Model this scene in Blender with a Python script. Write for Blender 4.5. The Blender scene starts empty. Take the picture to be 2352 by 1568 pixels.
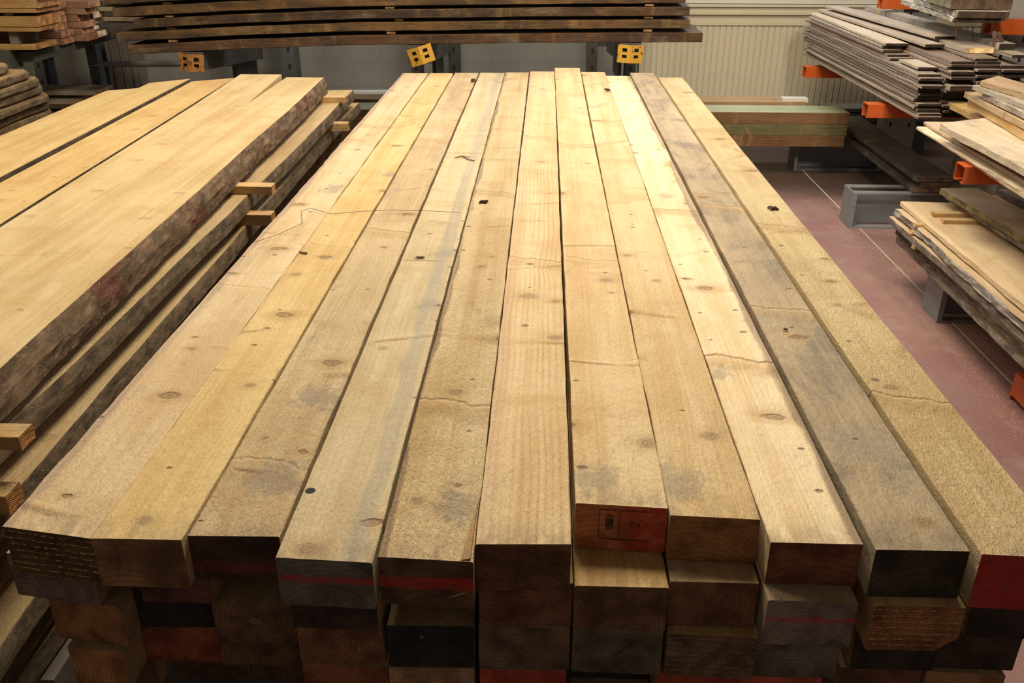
import bpy, math, random
from mathutils import Vector, Matrix, noise
random.seed(7)
SC = bpy.context.scene
COL = SC.collection

# ------------------------------------------------------------------ camera
FPX, CXP, CYP = 2050.0, 1176.0, 784.0
PITCH = math.atan2(987, FPX)
YAW = math.atan2(84, FPX * math.cos(PITCH) + 987 * math.sin(PITCH))
CAM = Vector((0, 0, 1.6))
FW = Vector((-math.sin(YAW) * math.cos(PITCH), math.cos(YAW) * math.cos(PITCH), -math.sin(PITCH)))
RT = Vector((math.cos(YAW), math.sin(YAW), 0))
UP = RT.cross(FW)
cd = bpy.data.cameras.new('camera')
cam = bpy.data.objects.new('camera', cd)
COL.objects.link(cam)
cd.sensor_width = 36
cd.lens = 36 * FPX / 2352
cd.clip_start = 0.05
cam.matrix_world = Matrix(((RT.x, UP.x, -FW.x, CAM.x), (RT.y, UP.y, -FW.y, CAM.y), (RT.z, UP.z, -FW.z, CAM.z), (0, 0, 0, 1)))
SC.camera = cam

# ------------------------------------------------------------------ world, lamps, exposure
w = bpy.data.worlds.new('world')
SC.world = w
w.use_nodes = True
w.node_tree.nodes['Background'].inputs[0].default_value = (1.0, 0.93, 0.82, 1)
w.node_tree.nodes['Background'].inputs[1].default_value = 0.085


def area(name, loc, target, sx, sy, power, color, spread=180):
    l = bpy.data.lights.new(name, 'AREA')
    l.shape = 'RECTANGLE'
    l.size, l.size_y = sx, sy
    l.energy = power
    l.color = color
    l.spread = math.radians(spread)
    o = bpy.data.objects.new(name, l)
    COL.objects.link(o)
    o.location = loc
    o.rotation_euler = (Vector(target) - Vector(loc)).to_track_quat('-Z', 'Y').to_euler()
    return o


area('ceiling_lamp_light', (0.1, 3.3, 3.9), (0.1, 3.3, 0), 1.4, 1.8, 126, (1.0, 0.885, 0.68))
area('ceiling_lamp_light', (-3.0, 3.2, 4.2), (-1.6, 3.0, 0), 1.0, 2.0, 58, (1.0, 0.88, 0.66))
area('window_daylight', (0.3, 6.85, 2.35), (0.2, 3.0, 0.6), 4.0, 1.1, 60, (0.96, 0.97, 1.0))
area('added_aisle_light', (1.5, 2.6, 2.4), (1.62, 7.0, 0.5), 0.3, 0.3, 15, (1.0, 0.88, 0.72), 120)  # light added out of view to brighten the ribbed wall and rack sides
SC.view_settings.view_transform = 'Standard'
SC.view_settings.look = 'None'
SC.view_settings.gamma = 1
SC.view_settings.exposure = 0.5
SC.cycles.max_bounces = 6


# ------------------------------------------------------------------ pixel -> place on a plane
def ray(x, y):
    return FW + RT * (x - CXP) / FPX - UP * (y - CYP) / FPX


def atZ(x, y, z):
    d = ray(x, y)
    return CAM + d * ((z - CAM.z) / d.z)


def atY(x, y, Y):
    d = ray(x, y)
    return CAM + d * (Y / d.y)


# ------------------------------------------------------------------ node helpers
class NT:
    def __init__(s, name):
        s.m = bpy.data.materials.new(name)
        s.m.use_nodes = True
        s.t = s.m.node_tree
        s.t.nodes.clear()
        s.out = s.n('ShaderNodeOutputMaterial')
        s.b = s.n('ShaderNodeBsdfPrincipled')
        s.l(s.b.outputs[0], s.out.inputs[0])

    def n(s, k, **kw):
        q = s.t.nodes.new(k)
        for a, b in kw.items():
            setattr(q, a, b)
        return q

    def l(s, a, b):
        s.t.links.new(a, b)

    def put(s, sock, v):
        if isinstance(v, (int, float)):
            sock.default_value = v
        elif isinstance(v, (tuple, list)):
            if len(v) == 3 and len(sock.default_value) == 4:
                v = (*v, 1)
            sock.default_value = v
        else:
            s.l(v, sock)

    def math(s, op, a, b=0.0, c=None, clamp=False):
        q = s.n('ShaderNodeMath', operation=op, use_clamp=clamp)
        s.put(q.inputs[0], a)
        s.put(q.inputs[1], b)
        if c is not None:
            s.put(q.inputs[2], c)
        return q.outputs[0]

    def vmul(s, v, k):
        q = s.n('ShaderNodeVectorMath', operation='MULTIPLY')
        s.put(q.inputs[0], v)
        s.put(q.inputs[1], k)
        return q.outputs[0]

    def vadd(s, v, k):
        q = s.n('ShaderNodeVectorMath', operation='ADD')
        s.put(q.inputs[0], v)
        s.put(q.inputs[1], k)
        return q.outputs[0]

    def noise(s, v, detail=3, rough=0.5, dist=0.0, scale=1.0):
        q = s.n('ShaderNodeTexNoise')
        s.put(q.inputs['Vector'], v)
        q.inputs['Scale'].default_value = scale
        q.inputs['Detail'].default_value = detail
        q.inputs['Roughness'].default_value = rough
        q.inputs['Distortion'].default_value = dist
        return q.outputs[0]

    def step(s, v, a, b):
        q = s.n('ShaderNodeMapRange', interpolation_type='SMOOTHSTEP')
        s.put(q.inputs[0], v)
        s.put(q.inputs[1], a)
        s.put(q.inputs[2], b)
        return q.outputs[0]

    def mix(s, f, a, b, blend='MIX'):
        q = s.n('ShaderNodeMixRGB', blend_type=blend)
        s.put(q.inputs[0], f)
        s.put(q.inputs[1], a)
        s.put(q.inputs[2], b)
        return q.outputs[0]

    def attr(s, name):
        q = s.n('ShaderNodeAttribute', attribute_type='OBJECT', attribute_name=name)
        return q

    def coords(s):
        return s.n('ShaderNodeTexCoord').outputs['Object']

    def sep(s, v):
        q = s.n('ShaderNodeSeparateXYZ')
        s.put(q.inputs[0], v)
        return q.outputs

    def comb(s, x, y, z):
        q = s.n('ShaderNodeCombineXYZ')
        s.put(q.inputs[0], x)
        s.put(q.inputs[1], y)
        s.put(q.inputs[2], z)
        return q.outputs[0]

    def bump(s, h, strength, dist=0.01):
        q = s.n('ShaderNodeBump')
        s.put(q.inputs['Height'], h)
        s.put(q.inputs['Strength'], strength)
        q.inputs['Distance'].default_value = dist
        s.l(q.outputs[0], s.b.inputs['Normal'])

    def fin(s, col, rough=0.7, spec=0.3, metal=0.0):
        s.put(s.b.inputs['Base Color'], col)
        s.put(s.b.inputs['Roughness'], rough)
        s.put(s.b.inputs['Specular IOR Level'], spec)
        s.put(s.b.inputs['Metallic'], metal)
        return s.m


def seeded(t):
    P = t.coords()
    sd = t.attr('seed').outputs['Fac']
    off = t.comb(t.math('MULTIPLY', sd, 3.17), t.math('MULTIPLY', sd, 1.91), t.math('MULTIPLY', sd, 2.33))
    return P, t.vadd(P, off), sd


def sawn_wood():
    t = NT('sawn_wood')
    P, V, sd = seeded(t)
    c1, c2, c3 = (t.attr(k).outputs['Color'] for k in ('c1', 'c2', 'c3'))
    stn, ring, fuzz, knots = (t.attr(k).outputs['Fac'] for k in ('stn', 'ring', 'fuzz', 'knots'))
    fine = t.noise(t.vmul(V, (190, 3.0, 190)), 3, 0.6)
    med = t.noise(t.vmul(V, (28, 0.9, 28)), 4, 0.55)
    blot = t.noise(t.vmul(V, (7, 3.2, 7)), 5, 0.6)
    f = t.math('ADD', t.math('MULTIPLY', fine, 0.5), t.math('ADD', t.math('MULTIPLY', med, 0.9), t.math('MULTIPLY', blot, 0.9)))
    f = t.step(f, 0.95, 1.42)
    col = t.mix(f, c1, c2)
    # growth-ring lines running along the board, bending round knots
    x, y, z = t.sep(V)
    def spots(sx, sy, gate, seedoff):
        vor = t.n('ShaderNodeTexVoronoi', voronoi_dimensions='2D')
        wv = t.n('ShaderNodeTexNoise')
        t.put(wv.inputs['Vector'], t.vmul(V, (30, 30, 30)))
        wv.inputs['Scale'].default_value = 1.0
        kc = t.vadd(t.vmul(t.comb(x, y, 0), (sx, sy, 0)), t.vadd(t.vmul(wv.outputs[1], (0.10, 0.10, 0.0)), (seedoff, seedoff, 0)))
        t.put(vor.inputs['Vector'], kc)
        vor.inputs['Scale'].default_value = 1.0
        cr, cg, cb = t.sep(vor.outputs['Color'])
        on = t.math('GREATER_THAN', cr, gate)
        return vor.outputs['Distance'], on, cg
    kd, kon, ksz = spots(3.4, 5.4, 0.66, 0.0)
    knear = t.math('MULTIPLY', t.math('SUBTRACT', 1.0, t.step(kd, 0.0, 0.45)), kon)
    warp = t.noise(t.vmul(V, (4, 0.8, 4)), 2, 0.5)
    ph = t.math('ADD', t.math('MULTIPLY', x, 175.0), t.math('ADD', t.math('MULTIPLY', warp, 16.0), t.math('MULTIPLY', knear, 5.0)))
    rl = t.math('SINE', t.math('MULTIPLY', ph, 3.6))
    rl = t.math('MULTIPLY', t.step(rl, -0.1, 1.0), t.step(t.noise(t.vmul(V, (20, 3, 20)), 3), 0.3, 0.62))
    col = t.mix(t.math('MULTIPLY', rl, t.math('MULTIPLY', ring, 0.62)), col, t.mix(0.6, c2, (0.42, 0.23, 0.09)))
    # golden ridges lying across the board at each whorl of branches
    wh = t.noise(t.vmul(V, (1.1, 2.1, 1)), 2, 0.4, 0.15)
    whl = t.math('SUBTRACT', 1.0, t.step(t.math('ABSOLUTE', t.math('SUBTRACT', wh, 0.5)), 0.0, 0.016))
    whl = t.math('MULTIPLY', whl, t.step(t.noise(t.vmul(V, (9, 9, 9)), 3, 0.6), 0.42, 0.62))
    whl = t.math('MULTIPLY', whl, knots)
    col = t.mix(t.math('MULTIPLY', whl, 0.55), col, (0.44, 0.26, 0.10))
    band = t.noise(t.vmul(V, (3.0, 6.5, 2)), 4, 0.6, 0.8)
    bandf = t.math('MULTIPLY', t.step(band, 0.54, 0.70), 0.55)
    col = t.mix(bandf, col, t.mix(0.5, c2, (0.52, 0.33, 0.13)))
    pale = t.math('MULTIPLY', t.step(t.noise(t.vmul(V, (11, 3.0, 11)), 4, 0.6, 0.5), 0.55, 0.75), 0.35)
    col = t.mix(pale, col, t.mix(0.5, c1, (0.86, 0.74, 0.55)))
    # knots, some large, some pin-sized
    kfine = t.noise(t.vmul(V, (75, 45, 75)), 4, 0.65)
    wn = t.noise(t.vmul(V, (14, 7, 14)), 3, 0.55)
    kr = t.math('MULTIPLY', t.math('ADD', 0.35, ksz), 0.075)
    rat = t.math('DIVIDE', kd, kr)
    halo = t.math('MULTIPLY', t.math('MULTIPLY', t.math('SUBTRACT', 1.0, t.step(rat, 0.8, 2.4)), knots), kon)
    col = t.mix(t.math('MULTIPLY', halo, 0.5), col, (0.48, 0.29, 0.11))
    krings = t.math('ADD', 0.55, t.math('MULTIPLY', t.math('SINE', t.math('MULTIPLY', rat, 14.0)), 0.18))
    core = t.math('MULTIPLY', t.math('MULTIPLY', t.math('SUBTRACT', 1.0, t.step(rat, 0.6, 1.0)), knots), kon)
    col = t.mix(t.math('MULTIPLY', core, krings), col, (0.20, 0.105, 0.05))
    lx, ly, lz = t.sep(P)
    for kn in ('k1', 'k2', 'k3', 'k4'):
        qx, qy, qr = t.sep(t.attr(kn).outputs['Vector'])
        ex = t.math('SUBTRACT', lx, qx)
        ey = t.math('MULTIPLY', t.math('SUBTRACT', ly, qy), 1.25)
        rt = t.math('DIVIDE', t.math('SQRT', t.math('ADD', t.math('MULTIPLY', ex, ex), t.math('MULTIPLY', ey, ey))), qr)
        rt = t.math('ADD', rt, t.math('MULTIPLY', t.math('SUBTRACT', kfine, 0.5), 0.5))
        col = t.mix(t.math('MULTIPLY', t.math('SUBTRACT', 1.0, t.step(rt, 0.8, 3.2)), 0.42), col, (0.50, 0.32, 0.14))
        cr_ = t.math('SUBTRACT', 1.0, t.step(rt, 0.75, 1.0))
        sh_ = t.math('ADD', 0.5, t.math('MULTIPLY', t.math('SINE', t.math('MULTIPLY', rt, 15.0)), 0.22))
        col = t.mix(t.math('MULTIPLY', cr_, sh_), col, (0.24, 0.13, 0.07))
        rim = t.math('SUBTRACT', 1.0, t.step(t.math('ABSOLUTE', t.math('SUBTRACT', rt, 1.0)), 0.0, 0.2))
        col = t.mix(t.math('MULTIPLY', rim, 0.35), col, (0.20, 0.12, 0.06))
    wsum = 0.0
    for kn in ('w1', 'w2', 'w3'):
        qy, qs, qk = t.sep(t.attr(kn).outputs['Vector'])
        dy = t.math('ADD', t.math('SUBTRACT', ly, qy), t.math('ADD', t.math('MULTIPLY', lx, qk), t.math('MULTIPLY', t.math('SUBTRACT', wn, 0.5), 0.07)))
        line = t.math('MULTIPLY', t.math('SUBTRACT', 1.0, t.step(t.math('ABSOLUTE', dy), 0.0, 0.007)), qs)
        wide = t.math('MULTIPLY', t.math('SUBTRACT', 1.0, t.step(t.math('ABSOLUTE', t.math('SUBTRACT', dy, -0.015)), 0.0, 0.05)), qs)
        col = t.mix(t.math('MULTIPLY', t.math('MULTIPLY', wide, t.math('ADD', 0.4, kfine)), 0.62), col, (0.57, 0.36, 0.15))
        col = t.mix(t.math('MULTIPLY', line, 0.25), col, (0.30, 0.18, 0.09))
        wsum = t.math('ADD', wsum, t.math('SUBTRACT', wide, t.math('MULTIPLY', line, 0.8)))
    for kn in ('s1', 's2'):
        qx, qy, qr = t.sep(t.attr(kn).outputs['Vector'])
        ex = t.math('SUBTRACT', lx, qx)
        ey = t.math('SUBTRACT', ly, qy)
        rt = t.math('DIVIDE', t.math('SQRT', t.math('ADD', t.math('MULTIPLY', ex, ex), t.math('MULTIPLY', ey, ey))), qr)
        rt = t.math('ADD', rt, t.math('ADD', t.math('MULTIPLY', t.math('SUBTRACT', kfine, 0.5), 2.6), t.math('MULTIPLY', t.math('SUBTRACT', wn, 0.5), 2.4)))
        col = t.mix(t.math('MULTIPLY', t.math('SUBTRACT', 1.0, t.step(rt, 0.3, 1.1)), 0.55), col, (0.28, 0.235, 0.19))
    pd, pon, psz = spots(13.0, 17.0, 0.88, 3.3)
    pin = t.math('MULTIPLY', t.math('MULTIPLY', t.math('SUBTRACT', 1.0, t.step(pd, t.math('MULTIPLY', psz, 0.05), t.math('MULTIPLY', t.math('ADD', psz, 0.25), 0.12))), pon), knots)
    col = t.mix(t.math('MULTIPLY', pin, 0.7), col, (0.15, 0.085, 0.04))
    # grey weathering / blue stain
    sn = t.noise(t.vmul(V, (8.5, 4.2, 8.5)), 8, 0.68, 0.6)
    lo = t.math('SUBTRACT', 0.77, t.math('MULTIPLY', stn, 0.5))
    sf = t.step(sn, lo, t.math('ADD', lo, 0.22))
    streak = t.step(t.noise(t.vmul(V, (70, 2.2, 70)), 3, 0.6), 0.25, 0.65)
    sf = t.math('MULTIPLY', sf, t.math('ADD', 0.30, t.math('MULTIPLY', streak, 0.45)))
    col = t.mix(sf, col, c3)
    px, py, pz = t.sep(P)
    bx, bw, bs = t.sep(t.attr('band').outputs['Vector'])
    bd = t.math('ABSOLUTE', t.math('SUBTRACT', t.math('ADD', px, t.math('MULTIPLY', t.math('SUBTRACT', blot, 0.5), 0.05)), bx))
    bm_ = t.math('MULTIPLY', t.math('SUBTRACT', 1.0, t.step(bd, t.math('MULTIPLY', bw, 0.5), bw)), bs)
    bm_ = t.math('MULTIPLY', bm_, t.math('ADD', 0.45, t.math('MULTIPLY', streak, 0.55)))
    col = t.mix(bm_, col, t.attr('bandc').outputs['Color'])
    sm = t.step(t.noise(t.vmul(V, (16, 9, 16)), 6, 0.7, 1.0), 0.56, 0.74)
    smf = t.math('MULTIPLY', t.math('MULTIPLY', sm, t.step(t.noise(t.vmul(V, (130, 40, 130)), 3, 0.65), 0.36, 0.6)), 0.42)
    col = t.mix(smf, col, t.mix(0.6, c3, (0.22, 0.14, 0.08)))
    # dark ingrained specks and grubby ends
    sp = t.step(t.noise(t.vmul(V, (210, 90, 210)), 2, 0.5), 0.70, 0.78)
    spz = t.step(t.noise(t.vmul(V, (9, 4, 9)), 3, 0.6), 0.5, 0.68)
    col = t.mix(t.math('MULTIPLY', t.math('MULTIPLY', sp, spz), 0.6), col, (0.13, 0.085, 0.04))
    endf = t.math('SUBTRACT', 1.0, t.step(t.math('ADD', py, t.math('MULTIPLY', t.math('SUBTRACT', blot, 0.5), 0.09)), 0.0, 0.075))
    endf = t.math('MULTIPLY', endf, t.step(t.noise(t.vmul(V, (40, 12, 40)), 3, 0.6), 0.38, 0.62))
    col = t.mix(t.math('MULTIPLY', endf, 0.5), col, (0.27, 0.19, 0.12))
    # sawdust grains
    du = t.step(t.noise(t.vmul(V, (420, 420, 420)), 1, 0.5), 0.70, 0.74)
    col = t.mix(t.math('MULTIPLY', du, 0.45), col, (0.80, 0.66, 0.42))
    h = t.math('ADD', t.math('MULTIPLY', fine, 0.4), t.math('MULTIPLY', t.noise(t.vmul(V, (330, 95, 330)), 4, 0.7), t.math('ADD', 0.35, fuzz)))
    h = t.math('ADD', h, t.math('MULTIPLY', du, 0.3))
    h = t.math('SUBTRACT', h, t.math('MULTIPLY', t.math('ADD', core, pin), 0.7))
    h = t.math('ADD', h, t.math('ADD', t.math('MULTIPLY', whl, 0.9), t.math('MULTIPLY', wsum, 1.6)))
    h = t.math('ADD', h, t.math('MULTIPLY', t.noise(t.vmul(V, (14, 7, 14)), 3, 0.6), 2.2))
    tuft = t.step(t.noise(t.vmul(V, (170, 55, 170)), 4, 0.75, 0.0), 0.38, 0.66)
    h = t.math('ADD', h, t.math('MULTIPLY', tuft, t.math('MULTIPLY', fuzz, 0.42)))
    t.bump(h, 0.85, 0.0055)
    return t.fin(col, t.math('ADD', 0.5, t.math('MULTIPLY', fine, 0.2)), 0.42)


def end_grain():
    t = NT('end_grain')
    P, V, sd = seeded(t)
    e1, ec, red = t.attr('e1').outputs['Color'], t.attr('ec').outputs['Vector'], t.attr('red')
    ridge = t.attr('ridge').outputs['Fac']
    rstr = t.attr('redstr').outputs['Fac']
    x, y, z = t.sep(P)
    cx_, cz_, rf = t.sep(ec)
    dx = t.math('SUBTRACT', x, cx_)
    dz = t.math('SUBTRACT', z, cz_)
    d = t.math('SQRT', t.math('ADD', t.math('MULTIPLY', dx, dx), t.math('MULTIPLY', dz, dz)))
    wob = t.noise(t.vmul(V, (18, 18, 18)), 2)
    rr = t.math('SINE', t.math('ADD', t.math('MULTIPLY', d, rf), t.math('MULTIPLY', wob, 5.0)))
    blot = t.noise(t.vmul(V, (22, 22, 22)), 4, 0.6)
    grit = t.noise(t.vmul(V, (240, 240, 240)), 2, 0.6)
    e1 = t.mix(1.0, e1, (1.3, 1.25, 1.2), 'MULTIPLY')
    dark = t.mix(1.0, e1, (0.62, 0.55, 0.48), 'MULTIPLY')
    lite = t.mix(1.0, e1, (2.1, 2.0, 1.9), 'MULTIPLY')
    col = t.mix(t.step(blot, 0.3, 0.7), dark, lite)
    col = t.mix(t.math('MULTIPLY', t.step(rr, 0.2, 1.0), 0.4), col, dark)
    saw = t.math('SINE', t.math('ADD', t.math('MULTIPLY', t.math('ADD', x, t.math('MULTIPLY', z, 0.9)), 1500.0), t.math('MULTIPLY', wob, 9.0)))
    col = t.mix(t.math('MULTIPLY', t.step(saw, 0.3, 1.0), 0.22), col, lite)
    gl = t.step(grit, 0.66, 0.76)
    fib = t.step(t.noise(t.vadd(t.vmul(t.comb(t.math('ADD', x, t.math('MULTIPLY', z, 0.8)), t.math('SUBTRACT', z, x), 0), (420, 60, 0)), (2, 5, 1)), 2, 0.6), 0.64, 0.72)
    gl = t.math('MAXIMUM', gl, fib)
    col = t.mix(t.math('MULTIPLY', gl, 0.45), col, t.mix(0.3, lite, (0.55, 0.36, 0.17)))
    # coarse chain-saw ridges
    rz = t.math('SINE', t.math('ADD', t.math('MULTIPLY', z, 620.0), t.math('MULTIPLY', t.noise(t.vmul(V, (30, 30, 90)), 3), 4.0)))
    crest = t.math('MULTIPLY', t.math('MULTIPLY', t.step(rz, 0.1, 0.9), t.step(t.noise(t.vmul(V, (160, 160, 260)), 2), 0.42, 0.6)), ridge)
    col = t.mix(t.math('MULTIPLY', crest, 0.9), col, (0.60, 0.40, 0.16))
    # red paint
    rx, rzc, rw = t.sep(red.outputs['Vector'])
    dzr = t.math('ABSOLUTE', t.math('SUBTRACT', t.math('ADD', z, t.math('MULTIPLY', t.math('SUBTRACT', blot, 0.5), 0.012)), rzc))
    m = t.math('SUBTRACT', 1.0, t.step(dzr, t.math('MULTIPLY', rw, 0.45), rw))
    mx = t.step(t.math('ADD', x, t.math('MULTIPLY', t.math('SUBTRACT', blot, 0.5), 0.05)), t.math('SUBTRACT', rx, 0.012), t.math('ADD', rx, 0.02))
    m = t.math('MULTIPLY', t.math('MULTIPLY', m, mx), rstr)
    m = t.math('MULTIPLY', m, t.math('SUBTRACT', 1.0, t.math('MULTIPLY', t.step(rr, 0.5, 1.0), 0.35)))
    m = t.math('MULTIPLY', m, t.math('ADD', 0.45, t.math('MULTIPLY', t.step(t.noise(t.vmul(V, (60, 60, 60)), 4, 0.7), 0.35, 0.65), 0.55)))
    col = t.mix(m, col, (0.50, 0.03, 0.024))
    h = t.math('ADD', t.math('MULTIPLY', grit, 0.5), t.math('ADD', t.math('MULTIPLY', saw, 0.12), t.math('MULTIPLY', rr, 0.15)))
    h = t.math('ADD', h, t.math('MULTIPLY', t.math('ADD', rz, crest), t.math('MULTIPLY', ridge, 1.6)))
    t.bump(h, 0.7, 0.002)
    return t.fin(col, 0.75, 0.25)


def bark():
    t = NT('bark')
    P, V, sd = seeded(t)
    b1, b2 = t.attr('b1').outputs['Color'], t.attr('b2').outputs['Color']
    a = t.noise(t.vmul(V, (30, 12, 30)), 6, 0.7, 0.5)
    g = t.noise(t.vmul(V, (6, 3.2, 6)), 4, 0.6)
    v = t.n('ShaderNodeTexVoronoi')
    t.put(v.inputs['Vector'], t.vmul(V, (40, 22, 26)))
    v.inputs['Scale'].default_value = 1.0
    col = t.mix(t.step(a, 0.35, 0.65), t.mix(0.6, b1, (0.0, 0.0, 0.0)), b1)
    col = t.mix(t.step(g, 0.54, 0.62), col, t.mix(t.step(a, 0.3, 0.7), t.mix(0.6, b2, (0.0, 0.0, 0.0)), b2))
    sp = t.step(t.noise(t.vmul(V, (120, 60, 90)), 3, 0.6), 0.62, 0.72)
    col = t.mix(t.math('MULTIPLY', sp, 0.6), col, (0.42, 0.30, 0.19))
    h = t.math('ADD', t.math('MULTIPLY', a, 2.0), v.outputs['Distance'])
    t.bump(h, 0.6, 0.004)
    return t.fin(col, 0.85, 0.2)


def painted(name, col, rough=0.45, chip=(0.12, 0.07, 0.04), amount=0.25, metal=0.0, dusty=0.25):
    t = NT(name)
    P = t.coords()
    g = t.n('ShaderNodeNewGeometry').outputs['Position']
    n1 = t.noise(t.vmul(g, (9, 9, 9)), 5, 0.6)
    n2 = t.noise(t.vmul(g, (45, 45, 45)), 4, 0.65)
    c = t.mix(t.math('MULTIPLY', t.step(n1, 0.4, 0.75), dusty), col, tuple(min(1, k * 0.6 + 0.14) for k in col))
    c = t.mix(t.step(n2, 0.70 - amount * 0.3, 0.76 - amount * 0.3), c, chip)
    t.bump(n2, 0.15, 0.003)
    return t.fin(c, rough, 0.4, metal)


M_SAWN, M_END, M_BARK = sawn_wood(), end_grain(), bark()
M_ORANGE = painted('orange_paint', (0.50, 0.088, 0.010), 0.45, (0.2, 0.06, 0.03), 0.05)
M_YELLOW = painted('yellow_paint', (0.66, 0.36, 0.045), 0.5, (0.13, 0.06, 0.02), 0.3, dusty=0.1)
M_RUSTY = painted('rusty_orange_paint', (0.45, 0.19, 0.04), 0.6, (0.07, 0.04, 0.02), 0.5)
M_STEEL = painted('grey_steel_paint', (0.075, 0.072, 0.062), 0.55, (0.05, 0.045, 0.04), 0.12)
M_STEELB = painted('blue_grey_steel_paint', (0.21, 0.22, 0.235), 0.5, (0.08, 0.07, 0.06), 0.1)
M_COLB = painted('slate_blue_column_paint', (0.10, 0.11, 0.12), 0.5, (0.05, 0.045, 0.04), 0.1)
M_PALESTEEL = painted('pale_steel_paint', (0.26, 0.25, 0.225), 0.55, (0.2, 0.18, 0.15), 0.08)
M_PIPE = painted('pale_pipe_paint', (0.42, 0.42, 0.43), 0.4, (0.2, 0.18, 0.15), 0.05)
M_DARK = painted('dark_hollow', (0.012, 0.011, 0.010), 0.8, (0.01, 0.01, 0.01), 0)
M_WIRE = painted('dark_wire', (0.09, 0.06, 0.045), 0.6, (0.03, 0.02, 0.02), 0)
M_FIBRE = painted('straw_fibre', (0.55, 0.36, 0.13), 0.8, (0.4, 0.2, 0.08), 0.2)
M_ROOT = painted('dry_bark_strip', (0.10, 0.06, 0.04), 0.9, (0.04, 0.03, 0.02), 0.2)
M_WHITE = painted('white_board_paint', (0.72, 0.69, 0.64), 0.6, (0.4, 0.3, 0.2), 0.05)
M_INK = painted('stamp_ink', (0.05, 0.025, 0.02), 0.8, (0.03, 0.02, 0.02), 0)


def floor_mat():
    t = NT('floor_paint')
    g = t.coords()
    a = t.noise(t.vmul(g, (1.3, 1.3, 1)), 6, 0.6)
    b = t.noise(t.vmul(g, (7, 7, 1)), 5, 0.65)
    c = t.mix(t.step(a, 0.35, 0.65), (0.25, 0.12, 0.115), (0.30, 0.175, 0.16))
    c = t.mix(t.math('MULTIPLY', t.step(b, 0.5, 0.75), 0.45), c, (0.40, 0.27, 0.22))
    x, y, z = t.sep(g)
    nearline = t.math('SUBTRACT', 1.0, t.step(t.math('ABSOLUTE', t.math('SUBTRACT', x, 1.77)), 0.0, 0.22))
    dust = t.math('MULTIPLY', t.step(t.noise(t.vmul(g, (90, 90, 1)), 3, 0.6), 0.52, 0.66), t.math('ADD', 0.18, t.math('MULTIPLY', nearline, 0.5)))
    c = t.mix(dust, c, (0.47, 0.36, 0.25))
    s = t.step(t.noise(t.vmul(g, (240, 240, 1)), 1, 0.5), 0.73, 0.76)
    c = t.mix(s, c, (0.6, 0.48, 0.34))
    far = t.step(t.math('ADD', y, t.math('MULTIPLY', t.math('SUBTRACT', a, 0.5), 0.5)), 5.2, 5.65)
    c = t.mix(t.math('MULTIPLY', far, 0.9), c, t.mix(b, (0.055, 0.035, 0.027), (0.095, 0.064, 0.048)))  # shade towards the back wall, put into the floor colour
    t.bump(b, 0.2, 0.01)
    return t.fin(c, t.math('ADD', 0.38, t.math('MULTIPLY', b, 0.3)), 0.4)


def wall_mat():
    t = NT('painted_block_wall')
    g = t.coords()
    br = t.n('ShaderNodeTexBrick')
    x, y, z = t.sep(g)
    t.put(br.inputs['Vector'], t.comb(x, z, 0))
    br.inputs['Scale'].default_value = 1
    br.inputs['Brick Width'].default_value = 0.42
    br.inputs['Row Height'].default_value = 0.19
    br.inputs['Mortar Size'].default_value = 0.006
    br.inputs['Mortar Smooth'].default_value = 0.6
    br.inputs['Color1'].default_value = (1, 1, 1, 1)
    br.inputs['Color2'].default_value = (0.95, 0.95, 0.95, 1)
    br.inputs['Mortar'].default_value = (0.87, 0.87, 0.87, 1)
    n = t.noise(t.vmul(g, (4, 4, 4)), 6, 0.65)
    c = t.mix(n, (0.20, 0.195, 0.18), (0.31, 0.30, 0.28))
    c = t.mix(1.0, c, br.outputs[0], 'MULTIPLY')
    t.bump(t.math('ADD', br.outputs['Fac'], n), 0.15, -0.003)
    return t.fin(c, 0.8, 0.2)


def plain(name, c1, c2, sc=5, rough=0.7, bs=0.1):
    t = NT(name)
    g = t.n('ShaderNodeNewGeometry').outputs['Position']
    n = t.noise(t.vmul(g, (sc, sc, sc)), 5, 0.6)
    t.bump(n, bs, 0.01)
    return t.fin(t.mix(n, c1, c2), rough, 0.3)


M_FLOOR, M_WALL = floor_mat(), wall_mat()
M_RIB = plain('cream_ribbed_metal', (0.58, 0.52, 0.38), (0.68, 0.61, 0.47), 6, 0.5)
M_OFFW = plain('off_white_plaster', (0.50, 0.48, 0.43), (0.62, 0.60, 0.55), 3, 0.8)
M_PILLAR = plain('brown_grey_concrete', (0.12, 0.10, 0.085), (0.20, 0.17, 0.145), 9, 0.85, 0.4)
M_LINE = plain('floor_line_paint', (0.5, 0.45, 0.36), (0.62, 0.56, 0.46), 30, 0.8)
M_CEIL = plain('ceiling_sheet', (0.45, 0.43, 0.38), (0.5, 0.48, 0.43), 2, 0.8)


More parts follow.
